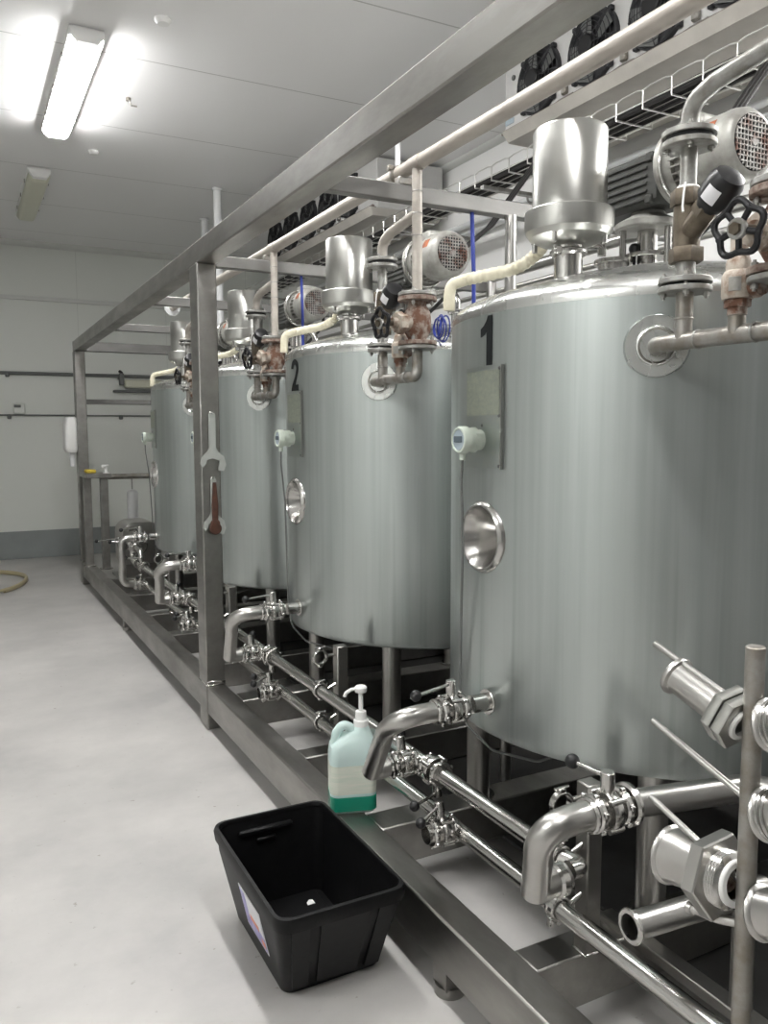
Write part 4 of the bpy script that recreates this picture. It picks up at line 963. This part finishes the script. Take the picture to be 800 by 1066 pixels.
butterfly('butterfly_valve', (1.30, 7.62, .60), (0, 1, 0), (-.4, 0, .9), (-.98, -.1, -.05), 'butterfly valve with long lever on the pump cover outlet', 'pump fittings', ll=.2)

# ------------------------------------------------------------------ evaporators, tray, pipes on the right wall
def evaporator(ya, yb, fy, label):
    x0, x1, z0, z1 = 3.40, 4.08, 3.60, 4.03
    t = thing('evaporator', label, 'evaporator', (3.75, (ya + yb) / 2, 3.6), 'evaporators under the ceiling')
    obj('housing', MB().box(((x0 + x1) / 2, (ya + yb) / 2, (z0 + z1) / 2), (x1 - x0, yb - ya, z1 - z0), bev=.01), M_EVAP, t)
    obj('drip_tray', MB().loft([((x0 + x1) / 2 - .03, (ya + yb) / 2 - .02, 3.535, (x1 - x0) / 2 + .0, (yb - ya) / 2 - .05, .02), ((x0 + x1) / 2 - .03, (ya + yb) / 2 - .02, 3.60, (x1 - x0) / 2 + .04, (yb - ya) / 2 - .03, .02), ((x0 + x1) / 2 - .03, (ya + yb) / 2 - .02, 3.585, (x1 - x0) / 2 + .02, (yb - ya) / 2 - .05, .02)], 3), M_TRAY, t)
    for i, y in enumerate(fy[:-1]):
        fb = MB()
        ym = (y + fy[i + 1]) / 2
        fb.tube([(x0 - .01, ym + .08, 3.625), (x0 - .035, ym, 3.615), (x0 - .01, ym - .08, 3.63)], .014, 8)
        fb.box((x0 - .012, ym, 3.68), (.03, .05, .05), bev=.008)
        obj('defrost_bracket', fb, M_DULL, t)
    for y in fy:
        c = Vector((x0, y, 3.83)); ax = (-1, 0, 0)
        f = obj('fan', MB().lathe(c, ax, [(.205, 0), (.205, .03), (.196, .034), (.196, .005), (0, .003)], 40), M_DARK, t)
        g = MB()
        for k, (rr, d) in enumerate(((.198, .034), (.175, .048), (.150, .058), (.125, .066), (.10, .070), (.075, .072))): g.torus(c + Vector((-d, 0, 0)), ax, rr, .0028, 36, 5)
        for i in range(8):
            a = i * PI / 4; e = Vector((0, math.cos(a), math.sin(a)))
            g.tube([c + e * .205 + Vector((-.03, 0, 0)), c + e * .15 + Vector((-.058, 0, 0)), c + e * .05 + Vector((-.072, 0, 0))], .0032, 5)
        for i in range(4):
            a = i * PI / 2 + PI / 4; e = Vector((0, math.cos(a), math.sin(a)))
            g.box(c + e * .212 + Vector((-.02, 0, 0)), (.035, .03, .03), bev=.006)
        obj('guard', g, M_DARK, f)
        obj('hub', MB().cyl(c + Vector((-.01, 0, 0)), c + Vector((-.085, 0, 0)), .06, seg=24, bev=.008), M_BLACK, f)
        bl = MB()
        for i in range(5):
            a = 2 * PI * i / 5; e = Vector((0, math.cos(a), math.sin(a))); p = Vector((0, -math.sin(a), math.cos(a)))
            bl.add([c + e * .055 - p * .03 + Vector((-.015, 0, 0)), c + e * .185 - p * .06 + Vector((-.012, 0, 0)), c + e * .185 + p * .06 + Vector((-.038, 0, 0)), c + e * .055 + p * .03 + Vector((-.035, 0, 0)),
                    c + e * .055 - p * .03 + Vector((-.018, 0, 0)), c + e * .185 - p * .06 + Vector((-.015, 0, 0)), c + e * .185 + p * .06 + Vector((-.041, 0, 0)), c + e * .055 + p * .03 + Vector((-.038, 0, 0))],
                   [(0, 1, 2, 3), (7, 6, 5, 4), (0, 4, 5, 1), (1, 5, 6, 2), (2, 6, 7, 3), (3, 7, 4, 0)])
        obj('blade', bl, M_CONDUIT, f)
    obj('drain_strip', MB().cyl((x0 - .03, ya + .02, 3.612), (x0 - .03, yb - .04, 3.612), .014, seg=10).box((x0 - .02, (ya + yb) / 2, 3.603), (.05, yb - ya - .05, .012)), M_RUSTSTRIP, t)
    if ya < 3:
        obj('name_tag', MB().box((x0 - .003, yb - .06, 3.69), (.006, .09, .05)), M_LCDF, t)
        obj('cable_plug', MB().disc((x0 - .005, yb - .10, 3.95), (1, 0, 0), .017, .012), M_CONDUIT, t)
    return t
evaporator(1.90, 4.72, [4.34 - .5 * i for i in range(5)], 'white evaporator unit with dark fans above the tank marked 1')
evaporator(6.62, 9.42, [9.16 - .50 * i for i in range(5)], 'white evaporator unit with dark fans above the third tank')

# wire basket cable tray
xa, xb, zb_, zt = 3.35, 3.62, 3.335, 3.425
t = thing('cable_tray', 'long wire basket cable tray hanging below the evaporators', 'cable tray', (3.48, 4.5, zb_))
m = MB()
for x_ in (xa, xb):
    m.cyl((x_, -.5, zb_ + .028), (x_, 10.6, zb_ + .028), .0045, seg=6)
for x_ in (xa + .06, xa + .13, xa + .2): m.cyl((x_, -.5, zb_), (x_, 10.6, zb_), .003, seg=6)
obj('long_wire', m, M_WIRE, t)
m = MB(); y = -.4
while y < 10.5:
    m.tube([(xa, y, zt), (xa, y, zb_), (xb, y, zb_), (xb, y, zt)], .005, 6)
    m.tube([(xa, y, zt), (xa, y + .04, zt + .010), (xa, y + .15, zt + .010), (xa, y + .20, zt)], .005, 6)
    m.tube([(xb, y, zt), (xb, y + .2, zt)], .0042, 6)
    y += .2
obj('basket_wire', m, M_WIRE, t)
for i, y in enumerate((.5, 2.5, 4.9, 6.2, 8.2, 10.0)):
    obj('wall_bracket', MB().box((3.74, y, zb_ - .022), (.80, .04, .025)), M_GALV, t)
G6 = 'dark cables lying in the wire basket'
for i, (dx, r_) in enumerate(((.03, .020), (.085, .016), (.14, .022), (.20, .015))):
    P_ = [(xa + dx + .008 * math.sin(j * 1.7 + i), -.45 + j * .55, zb_ + r_ + .004 + .003 * (1 + math.sin(j * 2.3 + i * 2))) for j in range(21)]
    tag(obj('power_cable', MB().tube(P_, r_, 8), M_CABLE, loc=(xa + dx, 4.5, zb_)), 'dark cable lying in the wire basket, one of four alike', 'cable', G6)
for z_, r_, x_, lab in ((3.425, .026, 4.07, 'upper white pipe along the right wall below the basket'), (3.345, .024, 4.08, 'lower white pipe along the right wall below the basket'), ):
    t = thing('wall_pipe', lab, 'pipe', (x_, 4.5, z_), 'white pipes along the right wall')
    obj('run', MB().cyl((x_, -.6, z_), (x_, 10.9, z_), r_, seg=16), M_WP, t)
    c = MB()
    for y in (.8, 2.3, 3.8, 5.3, 6.8, 8.3): c.ring((x_, y, z_), (0, 1, 0), r_ + .008, r_, .02).box((WX - .03, y, z_), (.06, .02, .02))
    obj('clip', c, M_GALV, t)
t = thing('cable_bundle', 'bundle of dark cables dropping from the basket to the first gear motor', 'cable', (2.6, 2.2, 2.6))
for i in range(3):
    o_ = i * .03
    obj('cable', MB().tube([(xa + .02, 2.6 + o_, zb_ + .03), (xa - .06, 2.5 + o_, zb_ - .05), (2.7, 2.3 + o_, 2.75), (2.35, 2.12 + o_, 2.52), (2.12, 2.0 + o_ * .3, 2.50), (2.06, 1.93 + o_ * .3, 2.47)], .008, 8, bend=.2), M_CABLE, t)
t = thing('cable_bundle', 'bundle of dark cables dropping to the gear motor of the tank marked 2', 'cable', (2.6, 3.8, 2.6))
for i in range(3):
    o_ = i * .03
    obj('cable', MB().tube([(xa + .02, 4.3 + o_, zb_ + .03), (xa - .06, 4.2 + o_, zb_ - .05), (2.7, 3.85 + o_, 2.75), (2.35, 3.67 + o_, 2.52), (2.12, 3.55 + o_ * .3, 2.50), (2.06, 3.48 + o_ * .3, 2.47)], .008, 8, bend=.2), M_CABLE, t)

# ------------------------------------------------------------------ world, camera, colour management
w = bpy.data.worlds.new('World'); SC.world = w; w.use_nodes = True
w.node_tree.nodes['Background'].inputs[0].default_value = (.6, .62, .65, 1); w.node_tree.nodes['Background'].inputs[1].default_value = .05
cam = bpy.data.cameras.new('Camera'); co = bpy.data.objects.new('Camera', cam); C.objects.link(co)
yaw, pitch, roll, f = .4812, .095, .00388, 850.3
fwd = Vector((math.sin(yaw) * math.cos(pitch), math.cos(yaw) * math.cos(pitch), -math.sin(pitch)))
right = Vector((math.cos(yaw), -math.sin(yaw), 0)); down = fwd.cross(right)
r2 = right * math.cos(roll) + down * math.sin(roll); d2 = down * math.cos(roll) - right * math.sin(roll)
m3 = Matrix((r2, -d2, -fwd)).transposed()
co.matrix_world = Matrix.Translation((0, 0, 1.6)) @ m3.to_4x4()
cam.sensor_fit = 'VERTICAL'; cam.sensor_height = 24.; cam.lens = 24. * f / 1066.
cam.clip_start = .02
SC.camera = co
SC.view_settings.view_transform = 'Standard'; SC.view_settings.look = 'None'; SC.view_settings.gamma = 1.; SC.view_settings.use_curve_mapping = False
SC.view_settings.exposure = 1.3
